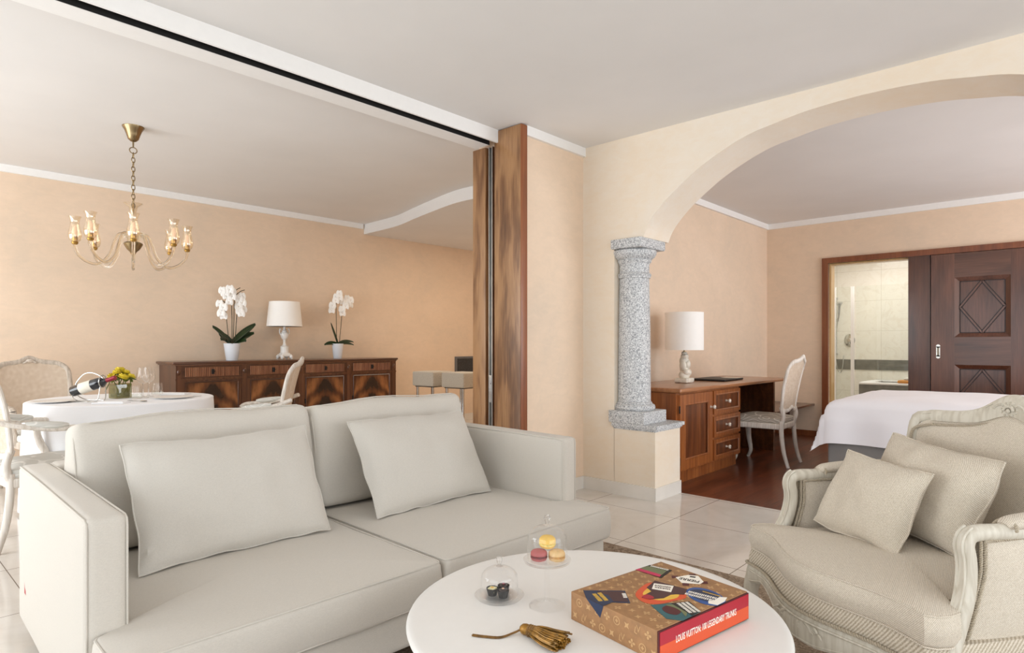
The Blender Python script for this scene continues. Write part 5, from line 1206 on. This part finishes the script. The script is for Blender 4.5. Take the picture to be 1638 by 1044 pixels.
mb = MB(); mb.rbox((0, 0, .009), (.50, .34, .018), .006, 3); t = tag(mb.build('desk_folder', m_black, None, (6.0, 2.72, DT), (0, 0, .05)), 'black leather folder lying on the bedroom desk', 'folder')
mb = MB(); mb.b2(.09, .246, -.165, .0, .018, .0195); mb.build('paper', m_paper, t, smooth=False)
ls = thing('luggage_shelf', 'thin dark wall shelf in the corner behind the desk chair', 'shelf', (7.6, 2.77, .41))
mb = MB(); mb.rbox((0, 0, -.012), (1.32, .58, .024), .004, 2); mb.build('board', m_maho, ls)
mb = MB(); mb.b2(-.6, -.56, .0, .28, -.20, -.024); mb.b2(.60, .64, .0, .28, -.20, -.024); mb.build('bracket', m_maho, ls, smooth=False)
dc = dining_chair('desk_chair', 'white cane-backed chair without arms with silver damask seat at the desk', 'chair', m_chairw, m_damask, False, .86)
dc.location = (6.14, 2.30, 0); dc.rotation_euler = (0, 0, radians(2))
# bed
bd = thing('bed', 'double bed with grey upholstered base and white duvet in the bedroom', 'bed', (6.42, .55, 0))
mb = MB(); mb.rbox((0, 0, .21), (1.64, 2.06, .40), .02, 4); mb.build('base', m_greyfab, bd)
mb = MB(); mb.rbox((0, 0, .52), (1.62, 2.04, .22), .06, 5); mb.build('mattress', m_linen, bd)
def duvet(u, v, o):
    # drape: s,t run across the bed; beyond the edges the cloth hangs down
    A, B, D = .83, 1.04, .30
    a, b = (2 * u - 1) * (A + D), (2 * v - 1) * (B + D)
    def fold(c, L):
        e = abs(c) - (L - .09); sg = 1 if c > 0 else -1
        if e < 0: return c, 0
        R = .10; th = min(e / R, pi / 2); out = R * sin(th); dn = R * (1 - cos(th)); ex = max(0, e - R * pi / 2); return sg * (L - .09 + out + ex * .13), dn + ex
    x, dx = fold(a, A); y, dy = fold(b, B)
    z = .672 + .03 * (1 - (2 * u - 1) ** 2) * (1 - (2 * v - 1) ** 2) - max(dx, dy) - .25 * min(dx, dy)
    if dx > .1 and dy > .1: x *= 1 + .16 * min(dx, dy); y *= 1 + .16 * min(dx, dy)
    w = noise.noise(Vector((a * 3, b * 3, 1.7))) * .012 + .016 * sin(b * 14) * min(1, dx / .25) + .016 * sin(a * 14) * min(1, dy / .25)
    nrm = Vector((x, 0, 0)).normalized() if dx > .12 else (Vector((0, y, 0)).normalized() if dy > .12 else Vector((0, 0, 1)))
    return tuple(Vector((x, y, z)) + nrm * (w + o))
mb = MB(); mb.slab(lambda u, v: duvet(u, v, .012), lambda u, v: duvet(u, v, -.012), 70, 84); mb.build('duvet', m_linen, bd, ang=80)
sw = thing('light_switch', 'small white light switch on the bedroom end wall', 'switch', (8.268, 2.645, .90))
mb = MB(); mb.rbox((-.006, 0, 0), (.012, .085, .13), .004, 2); mb.build('plate', m_white, sw); mb = MB(); mb.rbox((-.013, 0, .0), (.006, .05, .07), .002, 2); mb.build('rocker', m_ceram, sw)
